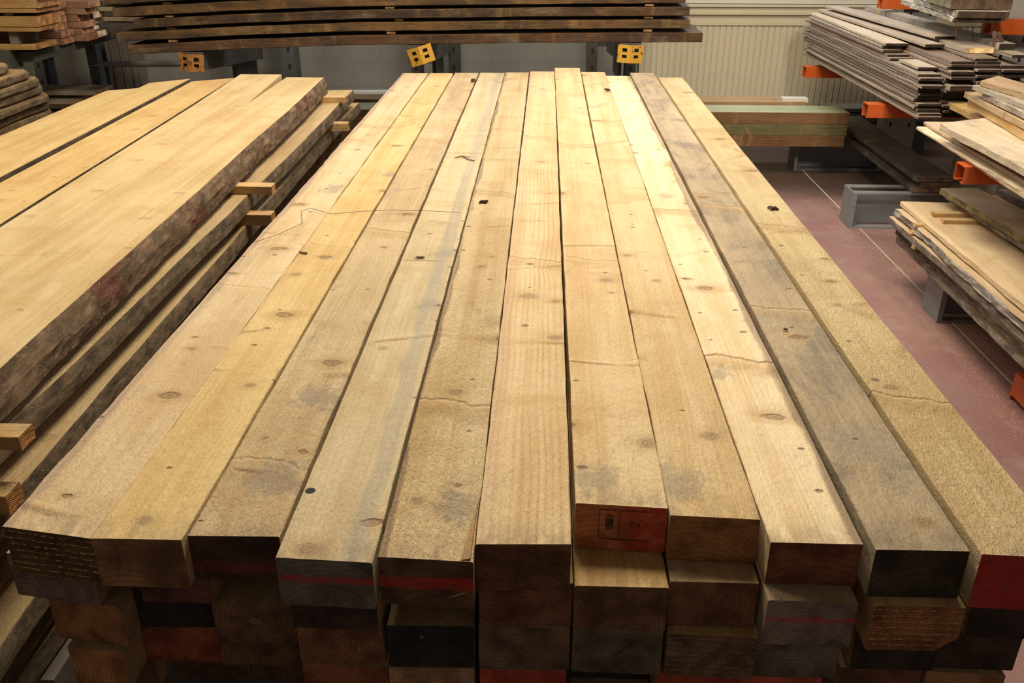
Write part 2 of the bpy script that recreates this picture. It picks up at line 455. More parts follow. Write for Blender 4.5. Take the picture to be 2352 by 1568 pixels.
# ------------------------------------------------------------------ mesh helpers
class MB:
    def __init__(s):
        s.v, s.f, s.mi = [], [], []

    def box(s, x0, x1, y0, y1, z0, z1, mi=0):
        b = len(s.v)
        s.v += [(x, y, z) for z in (z0, z1) for y in (y0, y1) for x in (x0, x1)]
        for q in ((0, 2, 3, 1), (4, 5, 7, 6), (0, 1, 5, 4), (2, 6, 7, 3), (0, 4, 6, 2), (1, 3, 7, 5)):
            s.f.append([b + i for i in q])
            s.mi.append(mi)
        return s

    def prism(s, poly, y0, y1, mi=0):          # polygon in XZ swept along Y
        b, n = len(s.v), len(poly)
        s.v += [(x, y0, z) for x, z in poly] + [(x, y1, z) for x, z in poly]
        for i in range(n):
            j = (i + 1) % n
            s.f.append([b + i, b + j, b + n + j, b + n + i]); s.mi.append(mi)
        s.f.append([b + i for i in range(n)][::-1]); s.mi.append(mi)
        s.f.append([b + n + i for i in range(n)]); s.mi.append(mi)
        return s

    def tube(s, pts, r, n=8, mi=0):
        pts = [Vector(p) for p in pts]
        b = len(s.v)
        for k, p in enumerate(pts):
            d = (pts[min(k + 1, len(pts) - 1)] - pts[max(k - 1, 0)]).normalized()
            u = d.orthogonal().normalized() if abs(d.z) > .9 else d.cross(Vector((0, 0, 1))).normalized()
            q = d.cross(u)
            rr = r[k] if isinstance(r, (list, tuple)) else r
            for i in range(n):
                a = 2 * math.pi * i / n
                s.v.append(tuple(p + u * rr * math.cos(a) + q * rr * math.sin(a)))
        for k in range(len(pts) - 1):
            for i in range(n):
                j = (i + 1) % n
                s.f.append([b + k * n + i, b + k * n + j, b + (k + 1) * n + j, b + (k + 1) * n + i]); s.mi.append(mi)
        s.f.append([b + i for i in range(n)]); s.mi.append(mi)
        s.f.append([b + (len(pts) - 1) * n + i for i in range(n)][::-1]); s.mi.append(mi)
        return s

    def build(s, name, mats, parent=None, loc=(0, 0, 0), rot=(0, 0, 0)):
        me = bpy.data.meshes.new(name)
        me.from_pydata([tuple(v) for v in s.v], [], s.f)
        for m in (mats if isinstance(mats, (list, tuple)) else [mats]):
            me.materials.append(m)
        me.polygons.foreach_set('material_index', s.mi)
        me.validate()
        me.update()
        import bmesh
        bm = bmesh.new(); bm.from_mesh(me)
        bmesh.ops.recalc_face_normals(bm, faces=bm.faces)
        bm.to_mesh(me); bm.free()
        o = bpy.data.objects.new(name, me)
        COL.objects.link(o)
        o.location = loc
        o.rotation_euler = rot
        if parent:
            o.parent = parent
        return o


def tag(o, label=None, cat=None, group=None, kind=None):
    if label: o['label'] = label
    if cat: o['category'] = cat
    if group: o['group'] = group
    if kind: o['kind'] = kind
    elif label: o['kind'] = 'thing'
    return o


def empty(name, loc=(0, 0, 0)):
    o = bpy.data.objects.new(name, None)
    COL.objects.link(o)
    o.location = loc
    o.empty_display_size = .1
    return o


PINE = dict(c1=(0.72, 0.52, 0.29), c2=(0.58, 0.36, 0.16), c3=(0.26, 0.235, 0.21), stn=0.28, ring=0.3, fuzz=0.5, knots=1.0,
            e1=(0.085, 0.045, 0.024), ec=(0.02, -0.03, 700.0), ridge=0.0, red=(-9.0, 0.0, 0.01), redstr=0.0,
            b1=(0.16, 0.11, 0.07), b2=(0.13, 0.045, 0.03), band=(-9.0, 0.01, 0.0), bandc=(0.3, 0.2, 0.14),
            k1=(-9., -9., .01), k2=(-9., -9., .01), k3=(-9., -9., .01), k4=(-9., -9., .01), w1=(-9., 0., 0.), w2=(-9., 0., 0.), w3=(-9., 0., 0.), s1=(-9., -9., .05), s2=(-9., -9., .05))


def props(o, seed=None, **kw):
    d = dict(PINE)
    d.update(kw)
    for k, v in d.items():
        o[k] = [float(q) for q in v] if isinstance(v, (tuple, list)) else float(v)
    o['seed'] = float(seed if seed is not None else random.uniform(1, 60))
    return o


def lumber(name, L, wd, t, loc, rotz=0.0, seed=1.0, n=None, wob=0.0010, ch=0.0014, skn=0.0, skf=0.0,
           left=None, right=None, zf=None, barked=False, slant=0.0, cutR=0.0, chf=None, parent=None, **kw):
    """A board: x across (0..wd), y along (0..L), z up (0..t). left/right(y) give offsets of the long edges, zf(y) its bow."""
    n = n or max(6, int(L / 0.07))
    m = MB()
    k = 8
    for i in range(n + 1):
        y = L * i / n
        xl = left(y) if left else 0.0
        xr = wd + (right(y) if right else 0.0)
        dz = zf(y) if zf else 0.0
        c = chf if chf else ch
        cs = [(xl + c, 0), (xr - c, 0), (xr, c), (xr - slant, t - c), (xr - c - slant, t), (xl + c + slant, t), (xl + slant, t - c), (xl, c)]
        if cutR:
            cs[1] = (xr - cutR, 0); cs[2] = (xr, cutR * .8)
        for j, (x, z) in enumerate(cs):
            wx = noise.noise((y * 9, seed * 5.1 + (j // 2) * 3.7, 0.3)) * wob * 2 + noise.noise((y * 38, seed + j, 1.3)) * wob
            wz = noise.noise((y * 5, seed * 2.7 + (j // 2) * 2.1, 7.3)) * wob * .8
            yy = y
            if i == 0: yy = y + skn * (x - wd / 2) + noise.noise((x * 60, seed, z * 50)) * wob
            if i == n: yy = y + skf * (x - wd / 2) + noise.noise((x * 60, seed + 9, z * 50)) * wob
            m.v.append((x + wx, yy, z + dz + (wz if 3 <= j <= 6 else 0)))
    for i in range(n):
        for j in range(k):
            j2 = (j + 1) % k
            m.f.append([i * k + j, i * k + j2, (i + 1) * k + j2, (i + 1) * k + j])
            m.mi.append(2 if (barked and j in (1, 2, 3, 5, 6, 7)) else 0)
    m.f.append(list(range(k))[::-1]); m.mi.append(1)
    m.f.append([n * k + j for j in range(k)]); m.mi.append(1)
    o = m.build(name, [M_SAWN, M_END, M_BARK], parent, loc, (0, 0, rotz))
    return props(o, seed, **kw)


ORD = ['first', 'second', 'third', 'fourth', 'fifth', 'sixth', 'seventh', 'eighth', 'ninth', 'tenth', 'eleventh', 'twelfth',
       'thirteenth', 'fourteenth', 'fifteenth', 'sixteenth', 'seventeenth', 'eighteenth', 'nineteenth', 'twentieth', 'twenty-first', 'twenty-second']

# ------------------------------------------------------------------ the hall
WY = 7.0
tag(MB().box(-6, 6, -1.5, WY + .1, -0.1, 0).build('floor', M_FLOOR), kind='structure')
tag(MB().box(-6, 0.69, WY, WY + .2, 0, 5).box(0.69, 6, WY + .06, WY + .2, 0, 5).build('wall_back', [M_WALL]), kind='structure')
tag(MB().box(0.69, 6, WY - .005, WY + .055, 0.995, 5).build('wall_upper', M_OFFW), kind='structure')
tag(MB().box(-6.1, -6, -1.5, WY + .2, 0, 5).build('wall_left', M_OFFW), kind='structure')
tag(MB().box(6, 6.1, -1.5, WY + .2, 0, 5).build('wall_right', M_OFFW), kind='structure')
tag(MB().box(-6.1, 6.1, -1.5, WY + .2, 5, 5.1).build('ceiling', M_CEIL), kind='structure')
# ribbed metal lining with its ledge
m = MB()
x = 0.70
pts = []
while x < 5.9:
    pts += [(x, WY), (x + .034, WY), (x + .0375, WY + .009), (x + .0415, WY + .009)]
    x += .045
b = len(m.v)
for z in (0.0, 0.845):
    m.v += [(p[0], p[1], z) for p in pts]
N = len(pts)
for i in range(N - 1):
    m.f.append([b + i, b + i + 1, b + N + i + 1, b + N + i]); m.mi.append(0)
m.box(0.70, pts[-1][0], WY + .012, WY + .05, 0, .845)
tag(m.build('wall_ribbed', M_RIB), kind='structure')
m = MB()
for (a, bb, c, d) in ((WY - .012, WY + .05, .845, .868), (WY - .004, WY + .05, .868, .92), (WY - .03, WY + .05, .92, .937), (WY - .018, WY + .05, .937, .975), (WY - .04, WY + .05, .975, .99)):
    m.box(0.70, 5.9, a, bb, c, d)
tag(m.build('trim_1', M_RIB), kind='structure')
tag(MB().box(1.767, 1.7735, 0.4, 6.4, 0.0, 0.002).build('trim_2', M_LINE), kind='structure')
tag(MB().box(0.70, 5.9, WY - .015, WY + .012, 0, .23).build('wall_shade_strip', M_PILLAR), kind='structure')  # dark strip painting the shade along the foot of the wall
# rough pillar behind the left rack
m = MB()
m.box(-3.36, -3.08, WY - .12, WY, 0, 5)
for xx in (-3.33, -3.27, -3.2, -3.13):
    m.box(xx, xx + .02, WY - .135, WY - .12, 0, 5)
tag(m.build('wall_pilaster', M_PILLAR), kind='structure')

# ------------------------------------------------------------------ central stack of beams
H, PT = 0.0775, 0.079
ZT = 0.85
row1 = [  # near top-left, near top-right, far-left, far-right, far y, dz
    (5, 1208, 212, 1237, 925, 987, 168), (208, 1236, 418, 1240, 987, 1040, 168), (430, 1230, 640, 1232, 1045, 1097, 167),
    (632, 1280, 858, 1292, 1103, 1158, 167), (868, 1278, 1090, 1290, 1160, 1214, 166), (1093, 1250, 1318, 1250, 1218, 1273, 164),
    (1323, 1155, 1535, 1168, 1274, 1328, 160), (1540, 1183, 1747, 1193, 1335, 1387, 165), (1770, 1245, 1985, 1250, 1392, 1447, 174),
    (2013, 1262, 2235, 1267, 1447, 1502, 167), (2255, 1272, 2480, 1285, 1512, 1568, 178)]
look1 = [
    ('pale beam with a pinkish ragged outer edge and coarse ridged end', dict(c1=(.78, .60, .37), c2=(.64, .44, .23), stn=.36, ridge=1., e1=(.075, .045, .02), fuzz=.6, band=(.0, .024, .75), bandc=(.36, .24, .19)), 0),
    ('golden smooth beam with a thin brown side strip showing', dict(c1=(.76, .56, .26), c2=(.62, .41, .15), stn=.2, e1=(.14, .082, .042)), .003),
    ('sandy beam with grey smudges and a dark recessed end', dict(c1=(.73, .56, .33), c2=(.56, .39, .20), stn=.52, e1=(.035, .02, .014), red=(-9, .022, .012), redstr=.25, fuzz=.9), -.003),
    ('greyish beam with a red stripe across its grey end', dict(c1=(.67, .54, .33), c2=(.54, .41, .23), stn=.33, band=(.100, .020, .6), bandc=(.36, .32, .27), e1=(.075, .07, .062), red=(-.01, .045, .008), redstr=.8, knots=1.), 0),
    ('rough blond beam with a split corner and red-striped brown end', dict(c1=(.80, .61, .35), c2=(.62, .42, .19), stn=.3, e1=(.06, .036, .02), band=(0, .01, .7), bandc=(.2, .11, .07), red=(-9, .038, .013), redstr=.85, fuzz=1.2, ring=.2), 0),
    ('beam with wavy cathedral grain and reddish knots', dict(c1=(.79, .60, .35), c2=(.66, .45, .21), stn=.2, ring=.9, e1=(.085, .045, .024), band=(.0, .03, .4), bandc=(.60, .38, .25)), 0),
    ('set-back beam with a stamped end painted red at one corner', dict(c1=(.79, .60, .34), c2=(.66, .44, .20), stn=.22, ring=.15, e1=(.32, .12, .052), red=(.062, .035, .08), redstr=.9), 0),
    ('set-back beam with a plain brown end and one dark oval knot', dict(c1=(.80, .61, .35), c2=(.66, .45, .21), stn=.24, e1=(.18, .085, .034)), -.002),
    ('very pale beam with golden whorl marks and dark red-brown end', dict(c1=(.87, .71, .46), c2=(.74, .54, .29), stn=.16, e1=(.11, .042, .02), fuzz=.2, band=(.124, .018, .8), bandc=(.22, .14, .09)), -.008),
    ('grey weathered beam with a blackened end', dict(c1=(.52, .40, .25), c2=(.38, .29, .18), c3=(.17, .145, .12), stn=.66, e1=(.03, .024, .018), ring=.2, knots=1.), 0),
    ('fuzzy yellow beam with a bright red painted end', dict(c1=(.78, .61, .34), c2=(.62, .44, .21), stn=.26, e1=(.12, .03, .02), red=(-9, .035, .09), redstr=.95, fuzz=1.1, ec=(.09, .10, 620.)), .010)]
feats = {  # knots (x, y, radius), whorl bands (x, y, strength) and grey smudges (x, y, radius) of the top beams
    0: dict(k=[(535, 628, .011), (440, 800, .008), (845, 310, .008)], s=[(760, 432, .05), (290, 1195, .05)], w=[(880, 287, .9), (550, 650, .4)]),
    1: dict(k=[(680, 630, .012), (575, 885, .010), (333, 1195, .012)], w=[(700, 560, .4)], s=[(890, 400, .03), (975, 240, .02)]),
    2: dict(k=[(610, 1005, .006), (1085, 190, .01)], s=[(735, 915, .055), (640, 1105, .06)], w=[(900, 525, .9), (985, 318, .8), (640, 1050, .4)]),
    3: dict(k=[(705, 1262, .016), (880, 800, .008), (962, 592, .011), (1065, 362, .012)], w=[(1080, 462, .5)], s=[(990, 700, .04), (1020, 580, .04)]),
    4: dict(k=[(1105, 612, .010), (1045, 900, .012), (960, 1150, .010), (1130, 590, .006)], w=[(1030, 915, .9), (1130, 438, .9), (1155, 295, .6)], s=[(1065, 1160, .05)]),
    5: dict(k=[(1213, 680, .019), (1275, 775, .015), (1276, 692, .010), (1243, 372, .014)], w=[(1235, 590, .7), (1240, 312, .9), (1240, 388, .6)], s=[(1250, 205, .03)]),
    6: dict(k=[(1487, 1017, .017), (1392, 643, .014), (1405, 672, .006), (1350, 375, .01)], w=[(1385, 590, .5), (1340, 330, .8), (1330, 460, .4)], s=[(1375, 1100, .045)]),
    7: dict(k=[(1632, 1001, .015), (1440, 586, .011), (1507, 644, .007)], w=[(1420, 365, .6), (1470, 575, .3)], s=[(1560, 1110, .05), (1365, 245, .04)]),
    8: dict(k=[(1505, 640, .001)], w=[(1712, 815, 1.), (1548, 478, 1.), (1440, 228, .7)], s=[(1660, 860, .03), (1530, 450, .03)]),
    9: dict(k=[(2120, 1200, .016), (1803, 760, .007), (1580, 335, .01)], w=[(1655, 468, 1.), (1790, 705, .8), (1580, 330, .6)], s=[(1580, 335, .05), (2000, 1030, .07)]),
    10: dict(k=[(2045, 890, .012), (1925, 700, .008)], w=[(1830, 515, 1.), (2060, 900, .9), (1670, 300, .8)], s=[(1860, 520, .02)])}
xs1 = []
for i, (a, bq) in enumerate(zip(row1, look1)):
    zt = ZT + bq[2]
    nl, nr = atZ(a[0], a[1], zt), atZ(a[2], a[3], zt)
    fl, fr = atZ(a[4], a[6], zt), atZ(a[5], a[6], zt)
    xs1.append([nl, nr, fl, fr])
for i, (nl, nr, fl, fr) in enumerate(xs1):
    a, bq = row1[i], look1[i]
    zt = ZT + bq[2]
    wd = min(nr.x - nl.x, .129 if i not in (0,) else .136)
    y0 = (nl.y + nr.y) / 2
    skn = (nr.y - nl.y) / max(.01, nr.x - nl.x)
    y1 = fl.y
    L = y1 - y0
    ang = -math.atan2(fl.x - nl.x, L)
    # keep neighbours apart
    if i < 10:
        wd = min(wd, xs1[i + 1][0].x - nl.x - .0015, xs1[i + 1][2].x - fl.x - .0015)
    zf = None
    t = H + bq[2]
    if i == 6:
        zf = lambda y, L=L: .028 * max(0, (y - L * .55) / (L * .45)) ** 2
        L += -.10
    if i == 0:
        left = lambda y: -.004 * noise.noise((y * 3, 2, 1)) + .003 * noise.noise((y * 20, 5, 1))
    else:
        left = None
    chx = .004
    o = lumber('timber_beam', L, wd, t, (nl.x, y0, zt - t), ang, seed=3.7 * i + 2.1, n=90, wob=.0008, skn=skn, zf=zf, left=left, ch=.0013, ec=(wd * (.2 + .1 * (i % 5)), -.04 - .02 * (i % 3), 560. + 60 * (i % 4)) if 'ec' not in bq[1] else bq[1]['ec'], **{k: v for k, v in bq[1].items() if k != 'ec'})
    def loc_(p_):
        v_ = atZ(p_[0], p_[1], zt) - Vector((nl.x, y0, zt))
        return v_.x * math.cos(-ang) - v_.y * math.sin(-ang), v_.x * math.sin(-ang) + v_.y * math.cos(-ang)
    for ky, lst_ in feats.get(i, {}).items():
        for n_, e_ in enumerate(lst_):
            a_, b_ = loc_(e_)
            if ky == 'k': o['k%d' % (n_ + 1)] = [a_, b_, e_[2]]
            if ky == 's': o['s%d' % (n_ + 1)] = [a_, b_, e_[2]]
            if ky == 'w': o['w%d' % (n_ + 1)] = [b_, e_[2], 0.25]
    tag(o, bq[0] + ', top layer', 'beam', 'beams of the central stack')
    if i == 4:
        q = MB(); ww_ = wd
        b0 = len(q.v)
        q.v += [(ww_ - .016, -.0006, t + .0004), (ww_ - .001, -.0006, t - .006), (ww_ - .0015, .135, t + .0004), (ww_ - .010, .06, t + .0006), (ww_ - .004, .0, t + .003), (ww_ - .003, .08, t + .003)]
        for f_ in ((0, 4, 3), (4, 5, 3), (5, 2, 3), (0, 1, 4), (1, 2, 5), (1, 5, 4), (0, 3, 2, 1)):
            q.f.append([b0 + k_ for k_ in f_]); q.mi.append(0)
        h_ = q.build('torn_corner', M_SAWN, o); props(h_, 3.3, c1=(.66, .42, .16), c2=(.40, .22, .08), knots=0); h_['label'] = 'golden torn splinter at the corner'
        q = MB().prism([(.088, .017), (.094, .0165), (.114, .0255), (.117, .0275), (.108, .0265), (.096, .020)], -.0008, .0003)
        h_ = q.build('scratch', M_SAWN, o, (0, -skn * wd / 2, 0), (0, 0, math.atan(skn))); props(h_, 3.9, c1=(.42, .33, .16), c2=(.33, .24, .11), knots=0)
    if i == 3:
        q = MB().tube([(.010, .150, t - .001), (.010, .150, t + .0006)], .0075, 10)
        h_ = q.build('knot_hole', M_DARK, o)
    if i == 6:
        # inked stamp on the end: a frame with a divider and strokes of worn lettering
        s = MB()
        fy0, fy1 = -.0008, .0002
        def sb(x0, x1, z0, z1): s.box(x0, x1, fy0, fy1, z0, z1)
        X0, X1, X2, Z0, Z1 = .033, .062, .106, .0185, .0700
        for (p, q, r_, u) in ((X0, X2, Z1 - .0007, Z1), (X0, X2, Z0, Z0 + .0007), (X0, X0 + .0007, Z0, Z1), (X1, X1 + .0006, Z0, Z1)):
            sb(p, q, r_, u)
        for q in (.0435, .0465, .0495, .052):
            sb(q, q + .0011, .034 + .3 * (q - .043), .062)
        for q in (.040, .0445, .049):
            sb(.0425, .0540, q + .003, q + .0042)
        for k_, q in enumerate((.078, .082, .0865, .090)):
            sb(q, q + .0008, .040, .050)
        sb(.078, .084, .050, .0508); sb(.0865, .0915, .0455, .0463)
        st = s.build('stamp', M_INK, o)
        st.rotation_euler = (0, 0, math.atan(skn))
        st.location = (0, -skn * 0 + (-skn * wd / 2), 0)

rows = {
    2: [('B', 45, 1365, 232, 1392), ('B', 330, 1382, 475, 1385), ('R', 1.22), ('B', 675, 1440, 870, 1450), ('R', 1.18), ('B', 1100, 1435, 1315, 1438), ('T', 1320, 1345, 1535, 1350), ('T', 1540, 1335, 1745, 1340), ('T', 1765, 1378, 1965, 1385), ('T', 2010, 1390, 2222, 1395), ('B', 2212, 1460, 2400, 1470)],
    3: [('B', 135, 1462, 310, 1487), ('B', 325, 1440, 500, 1440), ('B', 502, 1475, 690, 1478), ('B', 693, 1522, 885, 1525), ('B', 895, 1530, 1090, 1532), ('B', 1102, 1533, 1305, 1537), ('T', 1315, 1447, 1525, 1455), ('T', 1535, 1455, 1740, 1465), ('B', 1725, 1550, 1915, 1557), ('B', 1950, 1535, 2130, 1540), ('B', 2140, 1532, 2325, 1540)],
    4: [('T', 155, 1485, 325, 1500), ('B', 330, 1515, 510, 1518), ('B', 512, 1525, 692, 1528), ('T', 695, 1525, 890, 1530), ('T', 893, 1532, 1090, 1535), ('T', 1102, 1537, 1300, 1540), ('R', 1.02), ('T', 1512, 1545, 1690, 1552), ('T', 1700, 1552, 1890, 1558), ('T', 1930, 1532, 2110, 1536), ('T', 2130, 1540, 2310, 1550)],
    5: [('R', 1.05), ('R', 1.07), ('R', 1.07)] + [('R', 1.0)] * 8}
defx = [-.735, -.592, -.466, -.341, -.211, -.082, .051, .181, .307, .445, .574]
G1 = dict(c1=(.60, .42, .22), c2=(.45, .28, .13))
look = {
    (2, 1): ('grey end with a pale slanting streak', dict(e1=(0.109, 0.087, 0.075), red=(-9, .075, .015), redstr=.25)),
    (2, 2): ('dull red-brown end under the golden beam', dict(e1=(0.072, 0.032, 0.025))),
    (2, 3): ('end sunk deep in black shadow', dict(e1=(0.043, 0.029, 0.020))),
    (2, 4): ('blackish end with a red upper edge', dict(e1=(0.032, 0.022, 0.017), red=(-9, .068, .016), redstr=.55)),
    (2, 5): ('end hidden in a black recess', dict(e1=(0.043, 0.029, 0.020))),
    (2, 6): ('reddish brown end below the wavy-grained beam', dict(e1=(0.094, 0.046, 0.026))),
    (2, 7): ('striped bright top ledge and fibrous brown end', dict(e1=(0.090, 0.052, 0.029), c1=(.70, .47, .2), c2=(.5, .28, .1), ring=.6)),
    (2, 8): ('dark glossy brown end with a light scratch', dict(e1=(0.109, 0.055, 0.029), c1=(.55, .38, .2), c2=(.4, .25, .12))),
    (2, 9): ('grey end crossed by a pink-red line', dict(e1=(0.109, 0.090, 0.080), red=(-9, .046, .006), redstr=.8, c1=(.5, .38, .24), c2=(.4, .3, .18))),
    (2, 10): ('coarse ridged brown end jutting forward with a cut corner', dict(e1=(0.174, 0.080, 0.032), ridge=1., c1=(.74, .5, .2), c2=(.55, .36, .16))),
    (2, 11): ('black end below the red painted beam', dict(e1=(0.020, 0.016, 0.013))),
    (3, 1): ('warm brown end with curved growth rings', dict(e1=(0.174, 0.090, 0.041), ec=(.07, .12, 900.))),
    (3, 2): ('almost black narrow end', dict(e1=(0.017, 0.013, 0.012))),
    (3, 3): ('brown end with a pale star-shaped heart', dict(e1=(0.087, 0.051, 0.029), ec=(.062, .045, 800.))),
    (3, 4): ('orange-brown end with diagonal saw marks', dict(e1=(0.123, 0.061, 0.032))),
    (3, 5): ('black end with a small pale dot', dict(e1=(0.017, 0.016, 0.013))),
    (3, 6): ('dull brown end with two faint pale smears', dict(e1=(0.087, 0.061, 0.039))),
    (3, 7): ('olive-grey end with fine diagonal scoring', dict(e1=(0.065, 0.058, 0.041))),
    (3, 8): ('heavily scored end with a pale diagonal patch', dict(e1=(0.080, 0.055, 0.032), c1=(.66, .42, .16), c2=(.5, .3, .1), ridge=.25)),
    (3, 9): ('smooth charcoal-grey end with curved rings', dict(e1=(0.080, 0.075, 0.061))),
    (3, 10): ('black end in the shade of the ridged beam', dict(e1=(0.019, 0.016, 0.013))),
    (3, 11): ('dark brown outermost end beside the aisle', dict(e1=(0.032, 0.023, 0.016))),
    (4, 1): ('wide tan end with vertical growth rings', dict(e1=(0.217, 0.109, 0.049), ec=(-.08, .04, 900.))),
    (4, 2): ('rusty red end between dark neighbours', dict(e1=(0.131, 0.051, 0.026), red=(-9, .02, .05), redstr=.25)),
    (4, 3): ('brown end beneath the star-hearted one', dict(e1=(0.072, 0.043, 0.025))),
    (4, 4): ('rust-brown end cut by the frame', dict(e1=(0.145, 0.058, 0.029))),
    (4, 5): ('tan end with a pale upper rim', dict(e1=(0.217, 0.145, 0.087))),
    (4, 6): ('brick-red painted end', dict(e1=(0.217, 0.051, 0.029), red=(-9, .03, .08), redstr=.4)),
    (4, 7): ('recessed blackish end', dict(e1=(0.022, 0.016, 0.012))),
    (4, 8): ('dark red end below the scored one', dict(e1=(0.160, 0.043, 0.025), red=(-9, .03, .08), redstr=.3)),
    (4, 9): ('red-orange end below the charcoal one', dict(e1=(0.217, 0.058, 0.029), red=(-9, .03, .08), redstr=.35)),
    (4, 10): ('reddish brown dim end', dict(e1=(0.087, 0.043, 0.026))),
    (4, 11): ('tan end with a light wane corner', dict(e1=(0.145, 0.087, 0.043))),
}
LAYN = {2: 'second', 3: 'third', 4: 'fourth', 5: 'fifth'}
for r, lst in rows.items():
    zt = ZT - PT * (r - 1)
    prev = -9
    for c, e in enumerate(lst):
        if e[0] == 'R':
            xl, xr, y0, sk = defx[c], defx[c] + .120, e[1], 0
        else:
            z = zt if e[0] == 'T' else zt - H
            a, b_ = atZ(e[1], e[2], z), atZ(e[3], e[4], z)
            xl, xr, y0 = a.x, b_.x, (a.y + b_.y) / 2
            sk = (b_.y - a.y) / max(.05, b_.x - a.x)
        xl = max(xl, prev + .002)
        if c < 10:
            nx = lst[c + 1]
            nxl = defx[c + 1] if nx[0] == 'R' else atZ(nx[1], nx[2], zt if nx[0] == 'T' else zt - H).x
            xr = min(max(xr, xl + .118), nxl - .002, xl + .131)
        xr = max(xr, xl + .085)
        prev = xr
        lab, kw = look.get((r, c + 1), (None, {}))
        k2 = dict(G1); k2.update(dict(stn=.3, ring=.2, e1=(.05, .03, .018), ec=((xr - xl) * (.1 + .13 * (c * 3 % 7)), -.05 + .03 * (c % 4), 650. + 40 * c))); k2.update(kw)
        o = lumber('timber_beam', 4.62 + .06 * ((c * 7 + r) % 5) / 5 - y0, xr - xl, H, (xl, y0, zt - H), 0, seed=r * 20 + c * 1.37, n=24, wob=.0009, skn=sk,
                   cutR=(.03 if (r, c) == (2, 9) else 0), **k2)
        if lab:
            tag(o, 'beam with a ' + lab + ', ' + LAYN[r] + ' layer' if not lab.startswith(('striped', 'end', 'almost', 'olive', 'orange')) else 'beam, ' + lab + ', ' + LAYN[r] + ' layer', 'beam', 'beams of the central stack')
        else:
            tag(o, 'dim brown beam at the very bottom of the central stack', 'beam', 'lowest beams of the central stack')
        if (r, c) == (2, 0):
            # the pale knife-like streak: a raised splinter ridge on the end
            q = MB().prism([(.022, .066), (.026, .066), (.050, .002), (.045, .002)], -.0015, .0003)
            q.build('splinter_ridge', M_SAWN, o); props(q_ := o.children[-1], 5, c1=(.3, .24, .19), c2=(.25, .2, .16)); q_.rotation_euler = (0, 0, math.atan(sk)); q_.location = (0, -sk * (xr - xl) / 2, 0)
        mk = {(2, 7): ([(.082, .062), (.085, .063), (.070, .030), (.064, .022), (.071, .040)], (.16, .12, .085)),
              (3, 7): ([(.035, .012), (.050, .012), (.088, .055), (.092, .064), (.078, .060), (.052, .036)], (.17, .11, .06)),
              (3, 4): ([(.049 + .003 * math.cos(a_ * .785), .057 + .003 * math.sin(a_ * .785)) for a_ in range(8)], (.25, .2, .14)),
              (3, 6): ([(.060, .034), (.062, .033), (.090, .058), (.092, .062), (.088, .060)], (.10, .075, .045))}.get((r, c))
        if mk:
            q = MB().prism(mk[0], -.0007, .0003)
            h_ = q.build('pale_mark', M_SAWN, o, (0, -sk * (xr - xl) / 2, 0), (0, 0, math.atan(sk))); props(h_, 3.9, c1=mk[1], c2=tuple(q_2 * .7 for q_2 in mk[1]), knots=0)
        if (r, c) == (3, 2):
            q = MB()
            for k in range(9):
                an = k * .7 + .2
                rr_ = .011 + .004 * math.sin(k * 5)
                q.prism([(.062 + math.cos(an) * rr_, .045 + math.sin(an) * rr_ * .8), (.062 + math.cos(an + 1.2) * .004, .045 + math.sin(an + 1.2) * .004), (.062 + math.cos(an - 1.2) * .004, .045 + math.sin(an - 1.2) * .004)], -.0015 - .0001 * k, .0003)
            h = q.build('torn_heart', M_SAWN, o); props(h, 5, c1=(.45, .27, .12), c2=(.35, .2, .08))

for yb in (1.25, 2.8, 4.3):
    tag(MB().box(-.75, .70, yb, yb + .16, 0, .452).box(-.78, .73, yb - .02, yb + .18, 0, .02).build('stack_bearer', M_STEEL), 'grey steel bearer on the floor under the beam stack', 'bearer', 'bearers under the beam stack')

# ------------------------------------------------------------------ pile of wide slabs
SLT = .072


def lin(p, q):
    return lambda Yv: p.x + (q.x - p.x) * (Yv - p.y) / (q.y - p.y)


